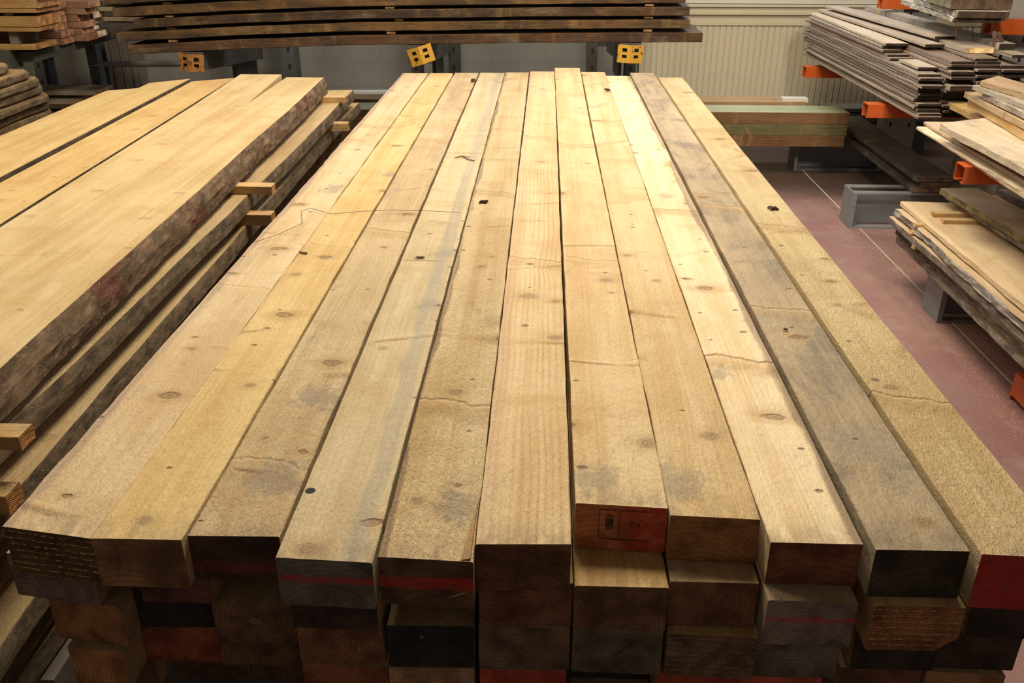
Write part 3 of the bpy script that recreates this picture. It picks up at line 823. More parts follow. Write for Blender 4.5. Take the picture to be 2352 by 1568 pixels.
def slab(name, fl, fr, Y0, Y1l, Y1r, zt, t, seed, wv=0.006, bkR=True, split=None, tight=False, **kw):
    """fl, fr: world x of the left and right edge as functions of Y."""
    n = 64
    o_x = (fl(Y0) + fr(Y0)) / 2
    m = MB()
    k = 6
    def wl(y, s_): return noise.noise((y * 1.6, s_, 2.2)) * wv * 1.6 + noise.noise((y * 6, s_, 5.2)) * wv * .5
    for i in range(n + 1):
        u = i / n
        ya = Y0 + (Y1l - Y0) * u
        yb = Y0 + (Y1r - Y0) * u
        xl = fl(ya) + (wl(ya, seed) if kw.get('liveL') else 0) - o_x
        xr = fr(yb) + (wl(yb, seed + 9) if bkR else 0) - o_x
        sl = (.010 + .006 * noise.noise((yb * 3, seed, 0))) * (.25 if tight else 1)
        dz = noise.noise((ya * .9, seed, 4)) * .003
        for (x, z, y_) in ((xl, 0, ya), (xr + (sl if bkR else 0), 0, yb), (xr + (sl * .9 if bkR else 0), t * .55, yb), (xr, t, yb), ((xl + xr) / 2, t, (ya + yb) / 2), (xl, t, ya)):
            m.v.append((x, y_ - Y0, z + (dz if z else 0)))
    for i in range(n):
        for j in range(k):
            j2 = (j + 1) % k
            m.f.append([i * k + j, i * k + j2, (i + 1) * k + j2, (i + 1) * k + j])
            m.mi.append(0)
    m.f.append([n * k + j for j in range(k)]); m.mi.append(1)
    m.f.append(list(range(k))[::-1]); m.mi.append(1)
    o = m.build(name, [M_SAWN, M_END, M_BARK], None, (o_x, Y0, zt - t))
    live = kw.pop('liveL', None)
    props(o, seed, **kw)
    if bkR:
        # the bark: a rough skin on the slab's outer edge
        q = MB()
        nb, kz = 150, 7
        for i in range(nb + 1):
            yb = Y0 + (Y1r - Y0) * i / nb
            xr = fr(yb) + wl(yb, seed + 9) - o_x
            sl = (.010 + .006 * noise.noise((yb * 3, seed, 0))) * (.25 if tight else 1)
            for j in range(kz):
                z = t * j / (kz - 1)
                base = xr + (sl * (1 if z < t * .55 else .9 * (t - z) / (t * .45)))
                th = .003 + .004 * noise.noise((yb * 9, z * 25, seed)) + .0022 * noise.noise((yb * 40, z * 70, seed))
                if tight: th *= .35
                if j in (0,): th *= .5
                if j == kz - 1: th *= .3
                q.v.append((base + max(.001, th), yb - Y0, z + (.0 if j < kz - 1 else -.001)))
            q.v.append((xr - .01, yb - Y0, t - .004))
            q.v.append((xr - .01, yb - Y0, .001))
        k_ = kz + 2
        for i in range(nb):
            for j in range(k_):
                j2 = (j + 1) % k_
                q.f.append([i * k_ + j, i * k_ + j2, (i + 1) * k_ + j2, (i + 1) * k_ + j]); q.mi.append(0)
        q.f.append([nb * k_ + j for j in range(k_)]); q.mi.append(0)
        q.f.append(list(range(k_))); q.mi.append(0)
        bo = q.build('bark_edge', M_BARK, o)
        props(bo, seed, b1=kw.get('b1', PINE['b1']), b2=kw.get('b2', PINE['b2']))
    return o


zt = .88
Zt = lambda p: atZ(p[0], p[1], zt)
e_out = lin(Zt((245, 207)), Zt((0, 309)))
e12 = lin(Zt((337, 200)), Zt((0, 357)))
e23 = lin(Zt((439, 189)), Zt((44, 398)))
e34 = lin(Zt((543, 180)), Zt((0, 522)))
eR = lin(Zt((745, 178)), Zt((0, 844)))
YN = .55
SC1 = dict(c1=(.62, .45, .21), c2=(.50, .33, .13), stn=.16, knots=.35, ring=.06, fuzz=.15)
sh = lambda f, d: (lambda Yv: f(Yv) + d)
tag(slab('sawn_slab', e_out, sh(e12, -.009), YN, Zt((245, 207)).y, Zt((337, 200)).y, zt - .004, SLT, 11, tight=True, wv=.001, b1=(.10, .07, .045), b2=(.12, .08, .05), **SC1),
    'outermost narrow golden plank of the slab pile, beside the dark rack', 'plank', 'wide slabs in the pile by the aisle')
tag(slab('sawn_slab', e12, sh(e23, -.010), YN, Zt((337, 197)).y, Zt((437, 187)).y, zt + .012, SLT + .010, 12, tight=True, wv=.001, b1=(.10, .07, .045), b2=(.12, .08, .05), **SC1),
    'second golden plank of the slab pile, standing slightly proud of its neighbours', 'plank', 'wide slabs in the pile by the aisle')
tag(slab('sawn_slab', e23, sh(e34, -.010), YN, Zt((445, 188)).y, Zt((541, 180)).y, zt + .002, SLT, 13, tight=True, wv=.001, b1=(.10, .07, .045), b2=(.12, .08, .05), c1=(.64, .45, .20), c2=(.52, .32, .12), stn=.15, knots=.5, ring=.06, fuzz=.15),
    'third orange-tinged plank of the slab pile, next to the widest slab', 'plank', 'wide slabs in the pile by the aisle')
# widest slab: two leaves joined by the wood, split at the far end -> outline polygon with a notch
n = 70
Yl, Yr = Zt((543, 178)).y + .0, Zt((745, 178)).y
xm = lambda Yv: e34(Yv) + (eR(Yv) - e34(Yv)) * .52
Ysp = 3.72
o_x = xm(YN)
m = MB()
rowsv = []
for i in range(n + 1):
    Yv = YN + (Yr - YN) * i / n
    wv = noise.noise((Yv * 1.5, 14, 2)) * .009 + noise.noise((Yv * 5, 14, 5)) * .003
    gap = max(0, (Yv - Ysp)) / (Yr - Ysp) * .016
    lift = max(0, (Yv - Ysp)) * .012
    xl, xr = e34(Yv) - o_x, eR(Yv) + wv - o_x
    mid = xm(Yv) - o_x
    yl = Yv + (Yl + .05 - Yr) * max(0, (Yv - Ysp) / (Yr - Ysp))
    rowsv.append([(xl, yl, 0), (mid - gap, yl, 0), (mid - gap, yl, SLT + lift), (xl, yl, SLT + lift), (mid + gap, Yv, 0), (xr + .012, Yv, 0), (xr + .010, Yv, SLT * .55), (xr, Yv, SLT), (mid + gap, Yv, SLT)])
for rw in rowsv:
    m.v += [(a_, b_ - YN, c_) for a_, b_, c_ in rw]
K = 9
for i in range(n):
    gapped = (YN + (Yr - YN) * (i + .5) / n) > Ysp
    A, B = i * K, (i + 1) * K
    quads = [(0, 1), (2, 3), (3, 0), (4, 5), (5, 6), (6, 7), (7, 8)]
    if gapped: quads += [(1, 2), (8, 4)]
    for p_, q_ in quads:
        m.f.append([A + p_, A + q_, B + q_, B + p_]); m.mi.append(0)
m.f.append([n * K + j for j in (0, 1, 2, 3)]); m.mi.append(1)
m.f.append([n * K + j for j in (4, 5, 6, 7, 8)]); m.mi.append(1)
m.f.append([0, 3, 2, 1]); m.mi.append(1)
m.f.append([4, 8, 7, 6, 5]); m.mi.append(1)
W = m.build('sawn_slab', [M_SAWN, M_END, M_BARK], None, (o_x, YN, zt - SLT))
props(W, 17.3, c1=(.63, .47, .25), c2=(.50, .34, .15), c3=(.33, .27, .19), stn=.34, knots=.45, ring=.05, fuzz=.15)
tag(W, 'widest golden slab of the pile, bark on its edge and split at its far end', 'plank', 'wide slabs in the pile by the aisle')
q = MB(); nb, kz = 170, 7
for i in range(nb + 1):
    Yv = YN + (Yr - YN) * i / nb
    wv = noise.noise((Yv * 1.5, 14, 2)) * .009 + noise.noise((Yv * 5, 14, 5)) * .003
    xr = eR(Yv) + wv - o_x
    for j in range(kz):
        z = SLT * j / (kz - 1)
        base = xr + (.012 if z < SLT * .55 else .010 * (SLT - z) / (SLT * .45))
        th = .004 + .005 * noise.noise((Yv * 9, z * 25, 3)) + .003 * noise.noise((Yv * 40, z * 70, 3))
        if j == kz - 1: th *= .25
        q.v.append((base + max(.001, th), Yv - YN, z - (.001 if j == kz - 1 else 0)))
    q.v.append((xr - .01, Yv - YN, SLT - .004)); q.v.append((xr - .01, Yv - YN, .001))
for i in range(nb):
    for j in range(kz + 2):
        j2 = (j + 1) % (kz + 2)
        q.f.append([i * (kz + 2) + j, i * (kz + 2) + j2, (i + 1) * (kz + 2) + j2, (i + 1) * (kz + 2) + j]); q.mi.append(0)
q.f.append([nb * (kz + 2) + j for j in range(kz + 2)]); q.mi.append(0)
q.f.append(list(range(kz + 2))); q.mi.append(0)
props(q.build('bark_edge', M_BARK, W), 6.0, b1=(.24, .16, .10), b2=(.19, .075, .048))

# lower layers, stickers between
zl = zt - SLT
poly2 = [atZ(x_, y_, .782) for x_, y_ in [(800, 222), (782, 238), (707, 319), (647, 377), (615, 408), (578, 441), (538, 484), (419, 600), (41, 961)]]
poly3 = [atZ(x_, y_, .694) for x_, y_ in [(815, 248), (760, 302), (681, 394), (578, 509), (408, 706), (51, 1119)]]


def pw(pl):
    pl = sorted(pl, key=lambda p: p.y)
    def f(Yv):
        if Yv <= pl[0].y: return pl[0].x + (pl[0].x - pl[1].x) * 0
        for a_, b_ in zip(pl, pl[1:]):
            if Yv <= b_.y:
                return a_.x + (b_.x - a_.x) * (Yv - a_.y) / (b_.y - a_.y)
        return pl[-1].x
    return f


for k in range(7):
    ztk = .782 - .088 * k
    fr = pw(poly2) if k == 0 else pw(poly3) if k == 1 else (lambda Yv, k=k: (-.94 if k == 4 else -.99) + .006 * (k % 3) + .02 * noise.noise((Yv * .8, k * 3.1, 0)) - .012 * (Yv - 1))
    tk = .050
    o = slab('sawn_slab', (lambda Yv: -2.0 + 0 * Yv), sh(fr, -.008), YN + .03 * (k % 3), 4.45, (4.62 if k == 0 else 4.75 if k == 1 else 4.5), ztk, tk, 21 + 2.3 * k, wv=.006 if k else .004, tight=True,
             c1=(.58, .42, .21), c2=(.45, .30, .14), stn=.15, knots=.4, b1=(.25, .185, .12), b2=(.28, .19, .115))
    tag(o, ['bark-edged slab directly beneath the widest slab, with a notched outer edge', 'bark-edged slab in the third layer of the slab pile, almost touching the beams',
            'shaded slab in the fourth layer of the slab pile', 'shaded slab in the fifth layer of the slab pile', 'dark slab edge in the sixth layer of the slab pile',
            'dark slab in the seventh layer of the slab pile', 'lowest dark slab of the slab pile'][k], 'plank', 'wide slabs in the pile by the aisle')
    zs0, zs1 = ztk + .0005, ztk + .0275
    sth = .027 if k == 0 else .037
    if k == 0:
        sp = [(797, 219, 'far'), (633, 418, 'middle'), (78, 968, 'near')]
        xr_, ys_ = [atZ(s_[0], s_[1], .81) for s_ in sp], None
    elif k == 1:
        xr_ = [atZ(803, 283, .722), atZ(633, 489, .722), atZ(52, 1112, .722)]
    else:
        xr_ = [Vector((-1.03, y_, 0)) for y_ in (1.3, 2.8, 4.3)]
    for j, v in enumerate(xr_):
        xe = v.x if k > 1 else min(v.x, -.765)
        tag(lumber('sticker', 1.15 if k < 2 else .95, .045, sth, (xe, v.y - .05, zs0), math.radians(90), seed=k * 3 + j + 40, n=6, wob=.0006, ch=.0015,
                   c1=(.72, .48, .2), c2=(.55, .33, .12), stn=.05, knots=0, e1=(.30, .16, .06)),
            'small pale wooden sticker ' + [['lying on the second slab layer at its %s end', 'poking out above the third slab layer at its %s end'][k] % ['near', 'middle', 'far'][2 - j] if k < 2 else 'deep between the shaded slab layers'][0], 'spacer stick', 'stickers between the slabs' if k < 2 else 'hidden stickers of the slab pile')
for yb in (1.3, 2.8, 4.2):
    tag(MB().box(-2.0, -.98, yb, yb + .15, 0, .1935).build('timber_bearer', M_PILLAR), 'dark bearer on the floor under the slab pile', 'bearer', 'bearers under the slab pile')

# ------------------------------------------------------------------ back rack with its dark boards
rack = tag(empty('cantilever_rack', (-.8, 6.6, 0)), 'grey steel cantilever rack with yellow-capped arms along the back wall', 'rack')


def part(mb, name, mat, parent):
    o = mb.build(name, mat, parent)
    o.location = Vector(o.location) - parent.location
    return o


for cx0, w0 in ((-3.44, .2), (-2.01, .19), (-.785, .135), (.457, .135)):
    m = MB()
    y0 = 6.5
    for s_ in (-1, 1):
        xa = cx0 + s_ * w0
        m.box(xa - .036, xa + .036, y0, y0 + .014, 0, 2.6)
        m.box(xa - .006, xa + .006, y0 + .014, y0 + .15, 0, 2.6)
        m.box(xa - .036, xa + .036, y0 + .15, y0 + .164, 0, 2.6)
    m.box(cx0 - w0, cx0 + w0, y0 + .02, y0 + .14, 0, .1)
    for zb in (.75, 1.3, 1.9):
        m.box(cx0 - w0, cx0 + w0, y0 + .03, y0 + .13, zb, zb + .06)
    co = part(m, 'column', M_STEEL if cx0 > -1 else M_COLB, rack)
    s = MB()
    for s_ in (-1, 1):
        for kz in range(14):
            xa = cx0 + s_ * w0
            s.box(xa - .008, xa + .008, y0 - .0015, y0 + .001, .35 + kz * .12, .35 + kz * .12 + .035)
    sl_ = s.build('slot', M_DARK, co)
    sl_['kind'] = 'stuff'
    sl_.location = -rack.location
    sl_.parent = co
    sl_.location = (0, 0, 0) if False else Vector((0, 0, 0)) - rack.location * 1
    sl_.location = Vector((0, 0, 0))
    # mesh of column is authored in world space; its child shares that frame
    bs = part(MB().box(cx0 - .05, cx0 + .05, 5.35, 6.5, 0, .02).box(cx0 - .006, cx0 + .006, 5.35, 6.5, .02, .18).box(cx0 - .05, cx0 + .05, 5.35, 6.5, .18, .198), 'base', M_STEEL, rack)

# dark boards on the arms
xsamp = [292, 546, 800, 1205, 1613]
bot = [127, 114, 105, 100, 98]
DY = 5.35
sampx = [atY(a_, b_, DY) for a_, b_ in zip(xsamp, bot)]


def zcurve(X):
    for a_, b_ in zip(sampx, sampx[1:]):
        if X <= b_.x:
            return a_.z + (b_.z - a_.z) * (X - a_.x) / (b_.x - a_.x)
    return sampx[-1].z


arms = [(-2.065, .873, -.04, M_RUSTY, 4), (-.735, .908, .10, M_YELLOW, -17), (.480, .930, 0, M_YELLOW, 2)]
for (cx0, ztop, tw, mat, roll) in arms:
    ztop = zcurve(cx0) - .001
    hh, ww = .085, .062
    m = MB()
    # tapering arm, deep at the column
    b = len(m.v)
    for (y_, h_) in ((5.34, .10), (6.5, .20)):
        m.v += [(cx0 - ww, y_, ztop - h_), (cx0 + ww, y_, ztop - h_), (cx0 + ww, y_, ztop), (cx0 - ww, y_, ztop)]
    for q in ((0, 1, 2, 3), (4, 7, 6, 5), (0, 4, 5, 1), (1, 5, 6, 2), (2, 6, 7, 3), (3, 7, 4, 0)):
        m.f.append([b + i for i in q]); m.mi.append(0)
    # knee brace down to the column
    m.box(cx0 - .012, cx0 + .012, 6.05, 6.5, ztop - .33, ztop - .15)
    a_o = part(m, 'arm', M_STEEL, rack)
    # folded cap: two leaves meeting in a ridge, two openings punched in each
    c = MB()
    W2, HC, D, T = .072, .098, .028, .004
    xs_ = [0, .020, .046, .072]
    zs_ = [0, .026, .044, .060, .080, HC]
    for s_ in (-1, 1):
        for i in range(3):
            for j in range(5):
                if i == 1 and j in (1, 3): continue
                x0, x1 = xs_[i], xs_[i + 1]
                ya, yb_ = D * x0 / W2, D * x1 / W2
                P8 = []
                for (xx, yy) in ((x0, ya), (x1, yb_)):
                    for dz_ in (zs_[j], zs_[j + 1]):
                        P8 += [(s_ * xx, yy, dz_ - HC), (s_ * xx, yy + T, dz_ - HC)]
                b = len(c.v); c.v += P8
                for q in ((0, 2, 6, 4), (1, 5, 7, 3), (0, 4, 5, 1), (2, 3, 7, 6), (0, 1, 3, 2), (4, 6, 7, 5)):
                    c.f.append([b + k_ for k_ in q]); c.mi.append(0)
    cap = c.build('end_cap', mat, a_o, (cx0, 5.300, ztop - (.012 if roll else .002)), (0, math.radians(roll), 0))
    cap.location = Vector((cx0, 5.300, ztop - .006))
    cap.parent = a_o
    bk = MB().box(-W2 + .006, W2 - .006, .030, .036, -HC, -.004).build('cap_back', M_DARK, a_o, (cx0, 5.300, ztop - .006), (0, math.radians(roll), 0))
# wall brace pipe
p1, p2 = atY(212, 151, 6.45), atY(565, 145, 6.45)
part(MB().tube([p1, p1 + Vector((.12, 0, .012)), p2], [.004, .021, .021], 12), 'brace', M_PIPE, rack)
tag(MB().tube([(-2.2, 6.93, .335), (.6, 6.93, .372)], .028, 12).build('wall_pipe', M_PIPE), 'pale grey pipe running low along the back wall', 'pipe')

dk = [(.000, .051, -2.44, .885, (.13, .065, .035)), (.074, .048, -2.50, .81, (.19, .115, .055)), (.142, .047, -2.38, .80, (.11, .062, .036)),
      (.208, .052, -2.50, .775, (.17, .10, .05)), (.279, .050, -2.54, .78, (.10, .065, .04)), (.350, .05, -2.45, .80, (.14, .08, .04))]
dkl = ['lowest dark brown board on the yellow-capped arms', 'second dark board up on the back rack, with a lighter edge', 'third dark board up on the back rack, reddish brown',
       'fourth dark board up on the back rack, with a torn rim', 'fifth dark board up on the back rack', 'uppermost dark board of the back rack']
for k, (dz, th, x0, x1, colr) in enumerate(dk):
    L = x1 - x0
    z0 = .0 + dz
    base = lambda X, dz=dz: zcurve(X) + .004 + dz * (1.0)
    # long side faces the aisle: run along X
    o = lumber('dark_board', L, .42, th, (x0, DY + .42 + .01 * (k % 2), 0), math.radians(-90), seed=60 + k * 2.2, n=50, wob=.002, ch=.003,
               zf=lambda y, x0=x0, dz=dz: zcurve(x0 + y) + .003 + dz, c1=(colr[0] * 1.15, colr[1] * .98, colr[2] * .6), c2=(colr[0] * .4, colr[1] * .34, colr[2] * .27), c3=(.025, .02, .017), stn=.72, knots=.6, fuzz=.8, e1=(.20, .12, .06))
    tag(o, dkl[k], 'board', 'dark boards on the back rack')
    if k:
        for j, X in enumerate((-2.2, -.87 - .05 * (k % 2), .55)):
            zb = zcurve(X) + .003 + dk[k - 1][0] + dk[k - 1][1]
            gap = zcurve(X) + .003 + dz - zb
            tag(lumber('sticker', .40, .05, gap - .010, (X, DY + .015, zb + .005), 0, seed=k + j, n=4, wob=.0004, ch=.001, c1=(.2, .12, .06), c2=(.12, .07, .04), knots=0, e1=(.16, .10, .05)),
                'thin brown sticker between dark boards ' + ORD[k - 1] + ' and ' + ORD[k] + ' up, at the ' + ['far-left column', 'middle column', 'ribbed wall'][j], 'spacer stick', 'stickers between the dark boards')
# a few pale offcuts behind the left ends
for k, (a_, b_, c_) in enumerate([(238, 20, .5), (235, 47, .45), (236, 62, .6)]):
    v = atY(a_, b_, 5.9)
    tag(lumber('offcut_board', .5, .25, .022, (v.x + .0, 6.12, .905 + .07 + .06 * k), math.radians(-90), seed=80 + k, n=6, c1=(.45, .38, .26), c2=(.32, .26, .17), knots=0, e1=(.4, .3, .18)),
        ['lowest', 'middle', 'top'][k] + ' of three pale board ends sticking out behind the dark boards', 'board', 'pale board ends behind the dark boards')
for k in range(0):
    pass
tag(MB().box(-2.78, -2.3, 5.88, 6.12, .874, .973).build('packing_block', M_PILLAR), 'dark packing block under the pale board ends on the back rack', 'block')

# green and brown treated beams low along the back wall
GB = [((.40, .43, .27), (.30, .34, .19)), ((.33, .17, .07), (.24, .12, .05)), ((.27, .25, .11), (.20, .19, .08)), ((.33, .17, .075), (.24, .12, .05))]
zb = .2085
for k in range(3):
    c_ = [((.24, .12, .05), (.17, .08, .03), 'brown beam at the foot of the low pile by the back wall'),
          ((.18, .165, .07), (.13, .12, .05), 'green-tinged beam in the middle of the low pile by the back wall'),
          ((.28, .15, .065), (.20, .10, .04), 'pale-green topped beam on the front of the low pile by the back wall')][k]
    z0 = zb + .0015 + k * .0735
    x1 = 1.965 - .005 * (2 - k)
    kk = dict(c1=c_[0], c2=c_[1], stn=.1, knots=1, e1=(.22, .12, .05))
    o = lumber('treated_beam', x1 + 1.45, .24, .072, (-1.45, 6.14 + .0, z0), math.radians(-90), seed=90 + k, n=16, **kk)
    tag(o, c_[2], 'beam', 'treated beams by the back wall')
    if k == 2:
        f = MB().box(.004, .236, .003, x1 + 1.445, .0722, .0730)
        fo = f.build('green_top', M_SAWN, o)
        props(fo, 4, c1=(.50, .56, .36), c2=(.42, .48, .30), stn=.05, knots=.2)
        fo['label'] = 'pale green treated top face'
o = lumber('treated_beam', 3.2, .18, .235, (-1.45, 6.36, zb + .0015), math.radians(-90), seed=97, n=12, c1=(.52, .34, .18), c2=(.42, .26, .12), stn=.1)
tag(o, 'taller brown beam behind the green-topped beam, against the wall', 'beam', 'treated beams by the back wall')
v = atZ(1853, 236, .44)
tag(MB().box(0, .17, 0, .07, 0, .028).build('white_block', M_WHITE, None, (1.60, 6.20, .4375)), 'short white painted offcut lying on the end of the treated beams', 'block')
for k in range(4):
    tag(lumber('grey_board', .75, .2, .024, (2.0, 6.75, .20 + .0 + k * .036 + .0015), math.radians(-90), seed=100 + k, n=6, c1=(.16, .15, .14), c2=(.10, .09, .085), knots=0, e1=(.1, .09, .08)),
        ORD[k] + ' dim grey board from the floor, behind the end of the treated beams', 'board', 'dim grey boards in the corner')
    if k: tag(MB().box(2.1, 2.6, 6.6, 6.64, .2255 + (k - 1) * .036, .2365 + (k - 1) * .036).build('sticker', M_PILLAR), 'dark sticker under the ' + ORD[k] + ' dim grey board in the corner', 'spacer stick', 'stickers in the corner')
tag(MB().box(2.0, 2.75, 6.56, 6.74, 0, .2005).build('floor_bearer', M_STEEL), 'dark bearer on the floor under the dim grey boards', 'bearer')

# ------------------------------------------------------------------ far-left rack goods
# boards lying along the wall, ends towards the slab pile
lt = [(62, 115, 103, 82), (62, 73, 63, 88), (62, 62, 38, 88), (62, 30, 20, 84), (0, 19, 0, 88), (0, -4, -24, 95)]
nm = ['lowest', 'second', 'third', 'fourth', 'fifth', 'uppermost']
zprev = None
for k, (_, yb_, yt_, xr_) in enumerate(lt):
    pb, ptp = atY(xr_, yb_, 5.1), atY(xr_, yt_, 5.1)
    o = lumber('orange_board', 1.8, .26, max(.02, ptp.z - pb.z - .001), (pb.x - 1.8, 5.36, pb.z), math.radians(-90), seed=110 + k, n=12, skf=0,
               c1=(.50, .29, .10), c2=(.38, .20, .06), stn=.15, knots=.3, e1=(.25, .14, .06))
    tag(o, nm[k] + ' orange-brown board at the front of the far-left rack', 'board', 'orange boards on the far-left rack')
for k in range(1, 6):
    zb_ = atY(lt[k - 1][3], lt[k - 1][2], 5.1).z
    zt_ = atY(lt[k][3], lt[k][1], 5.1).z
    if zt_ - zb_ > .012:
        for X in (-3.0,):
            tag(MB().box(X, X + .05, 5.12, 5.34, zb_ + .001, zt_ - .001).build('sticker', M_PILLAR), 'dark packing piece under the ' + nm[k] + ' orange board on the far-left rack', 'spacer stick', 'packing on the far-left rack')
# reddish bundle whose ends show behind them
for c_ in range(3):
    xe = [-2.86, -2.80, -2.83][c_]
    for k in range(6):
        y1_ = 5.60 + .17 * c_
        jx = random.uniform(-.05, .05)
        tag(lumber('red_brown_board', 1.4, .155, .036, (xe - 1.4 + jx + .12 * c_ * 0, y1_, .885 + k * .0385), math.radians(-90), seed=120 + c_ * 8 + k, n=6, wob=.001, c1=(.35, .2, .12), c2=(.25, .13, .08), knots=0, stn=.2,
                   e1=random.choice([(.26, .14, .09), (.20, .10, .065), (.30, .18, .12)]) if c_ < 2 else (.78, .72, .66)),
            [('red-brown', 'red-brown', 'white-ended')[c_] + ' board, ' + ORD[k] + ' from the bottom in the ' + ('front', 'middle', 'rear')[c_] + ' column of the far-left bundle'][0], 'board', 'bundle of board ends on the far-left rack')
part(MB().box(-3.5, -2.9, 5.15, 6.5, .83, .884).box(-3.5, -3.0, 5.08, 5.2, .80, .9), 'arm', M_STEEL, rack)
# slab pile running away from the lens at the far left
zz = .925
for k in range(11):
    th = .036
    z0 = zz - (k + 1) * .043
    yE = [4.55, 4.62, 4.66, 4.72, 4.70, 4.74, 4.76, 4.74, 4.70, 4.66, 4.66][k]
    xR = [-2.66, -2.60, -2.58, -2.60, -2.57, -2.60, -2.60, -2.62, -2.62, -2.63, -2.63][k]
    L = yE - 2.6
    rnd = lambda y, L=L: -.06 * max(0, (y - L + .12) / .12) ** 2.2
    o = lumber('live_edge_slab', L, .42, th, (xR - .42, 2.6, z0), 0, seed=150 + k * 1.7, n=40, wob=.003, ch=.008, right=lambda y, k=k, rnd=rnd: rnd(y) + .012 * noise.noise((y * 3, k, 1)), barked=True,
               c1=(.42, .28, .13), c2=(.3, .18, .08), stn=.3, b1=(.22, .16, .09), b2=(.17, .10, .055), e1=(.3, .2, .1))
    tag(o, 'round-cornered brown slab, ' + (ORD[k] + ' from the top') + ' of the low pile at the far left', 'plank', 'round-cornered slabs at the far left')
    tag(MB().box(xR - .40, xR - .12, 4.1, 4.14, z0 + th + .0005, z0 + .0425).build('sticker', M_PILLAR), 'small dark sticker above the ' + ORD[k] + ' round-cornered slab at the far left', 'spacer stick', 'stickers of the far-left slab pile') if k else None
for yb in (2.9, 4.1):
    tag(MB().box(-3.08, -2.66, yb, yb + .15, 0, zz - 11 * .043 - .001).build('timber_bearer', M_PILLAR), 'dark bearer under the round-cornered slab pile', 'bearer', 'bearers at the far left')
# loose pale boards by the column
for k, (x0, x1, y_, z_) in enumerate([(-3.42, -2.95, 5.9, .30), (-3.40, -2.80, 5.92, .345), (-3.42, -2.95, 5.88, .39), (-3.40, -2.78, 5.94, .435), (-3.42, -3.02, 5.86, .48), (-3.44, -2.90, 5.90, .53)]):
    tag(lumber('pale_board', x1 - x0, .24, .026, (x0, y_ + .12, z_), math.radians(-90), seed=170 + k, n=6, c1=(.58, .50, .38), c2=(.42, .34, .24), knots=0, e1=(.4, .3, .2)),
        'loose pale board, ' + ORD[k] + ' from the bottom of the heap beside the far-left column', 'board', 'loose boards by the far-left column')
    if k < 5: tag(MB().box(-3.30, -3.26, 5.82, 6.0, z_ + .0265, [.345, .39, .435, .48, .53][k] - .0005).build('sticker', M_PILLAR), 'dark sticker over the ' + ORD[k] + ' loose pale board', 'spacer stick', 'stickers of the loose board heap')
tag(MB().box(-3.37, -2.95, 5.80, 6.0, 0, .2995).build('floor_bearer', M_PILLAR), 'dark bearer under the loose pale boards', 'bearer')

# ------------------------------------------------------------------ right-hand rack
rr = tag(empty('cantilever_rack', (2.3, 4.9, 0)), 'grey steel cantilever rack with orange arms along the aisle', 'rack')
frames = [2.25, 3.655, 4.935, 6.175]
for fi, Yc in enumerate(frames):
    m = MB()
    cx0 = 2.375
    # perforated column: front and back plates with a web
    m.box(cx0 - .105, cx0 + .105, Yc - .065, Yc - .055, 0, 2.6)
    m.box(cx0 - .105, cx0 + .105, Yc + .055, Yc + .065, 0, 2.6)
    m.box(cx0 - .105, cx0 - .095, Yc - .055, Yc + .055, 0, 2.6)
    m.box(cx0 + .06, cx0 + .07, Yc - .055, Yc + .055, 0, 2.6)
    co = part(m, 'column', M_PALESTEEL, rr)
    s = MB()
    for kz in range(20):
        for dx in (-.062, .062):
            s.box(cx0 + dx - .007, cx0 + dx + .007, Yc - .067, Yc - .0645, .3 + kz * .1, .3 + kz * .1 + .028)
    so = s.build('slot', M_DARK, co); so['kind'] = 'stuff'
    if fi > 0:
        xl = 1.705 if fi > 1 else 1.70
        m = MB()
        y0, y1, zt_ = Yc - .085, Yc + .085, .205
        m.box(xl, xl + .008, y0, y1, 0, zt_)                                  # end plate
        m.box(xl + .008, 2.28, y0, y0 + .045, zt_ - .008, zt_).box(xl + .008, 2.28, y1 - .045, y1, zt_ - .008, zt_)   # top flanges
        m.box(xl + .008, 2.28, y0, y0 + .045, 0, .010).box(xl + .008, 2.28, y1 - .045, y1, 0, .010)
        m.box(xl + .008, 2.28, Yc - .004, Yc + .004, .01, zt_ - .03)
        m.box(xl + .008, xl + .022, y0, y0 + .045, .01, zt_ - .008)
        for (bx, by) in ((xl + .04, y0 + .02), (xl + .04, y1 - .02)):
            m.box(bx - .006, bx + .006, by - .006, by + .006, zt_, zt_ + .003)
        part(m, 'base', M_STEELB, rr)


for k_, (xa_, za_) in enumerate([(2.02, .2085), (2.06, .2385), (2.03, .2685)]):
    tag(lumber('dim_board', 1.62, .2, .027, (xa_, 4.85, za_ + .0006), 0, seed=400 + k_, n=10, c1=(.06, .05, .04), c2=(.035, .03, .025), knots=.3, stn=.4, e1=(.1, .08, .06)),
        ['lowest', 'middle', 'topmost'][k_] + ' dim brown board on the rack base under the thin stack', 'board', 'dim boards under the thin stack')


def arm(xt, Yc, ztop, x1=2.27, hw=.043, hz=.068, T=.005):
    m = MB()
    m.box(xt, x1, Yc - hw, Yc + hw, ztop - T, ztop)
    m.box(xt, x1, Yc - hw, Yc - hw + T, ztop - hz, ztop - T)
    m.box(xt, x1, Yc + hw - T, Yc + hw, ztop - hz, ztop - T)
    m.box(xt + .0, x1, Yc - hw + T, Yc - hw + .022, ztop - hz, ztop - hz + T)
    m.box(xt + .0, x1, Yc + hw - .022, Yc + hw - T, ztop - hz, ztop - hz + T)
    o = part(m, 'arm', M_ORANGE, rr)
    o['label'] = 'orange steel arm'
    hole = MB()
    for i in range(10):
        a_ = 2 * math.pi * i / 10
        hole.v.append((xt + .07 + .005 * math.cos(a_), Yc + .005 * math.sin(a_), ztop + .0006))
    hole.f.append(list(range(10))); hole.mi.append(0)
    h = hole.build('bolt_hole', M_DARK, o)
    return o


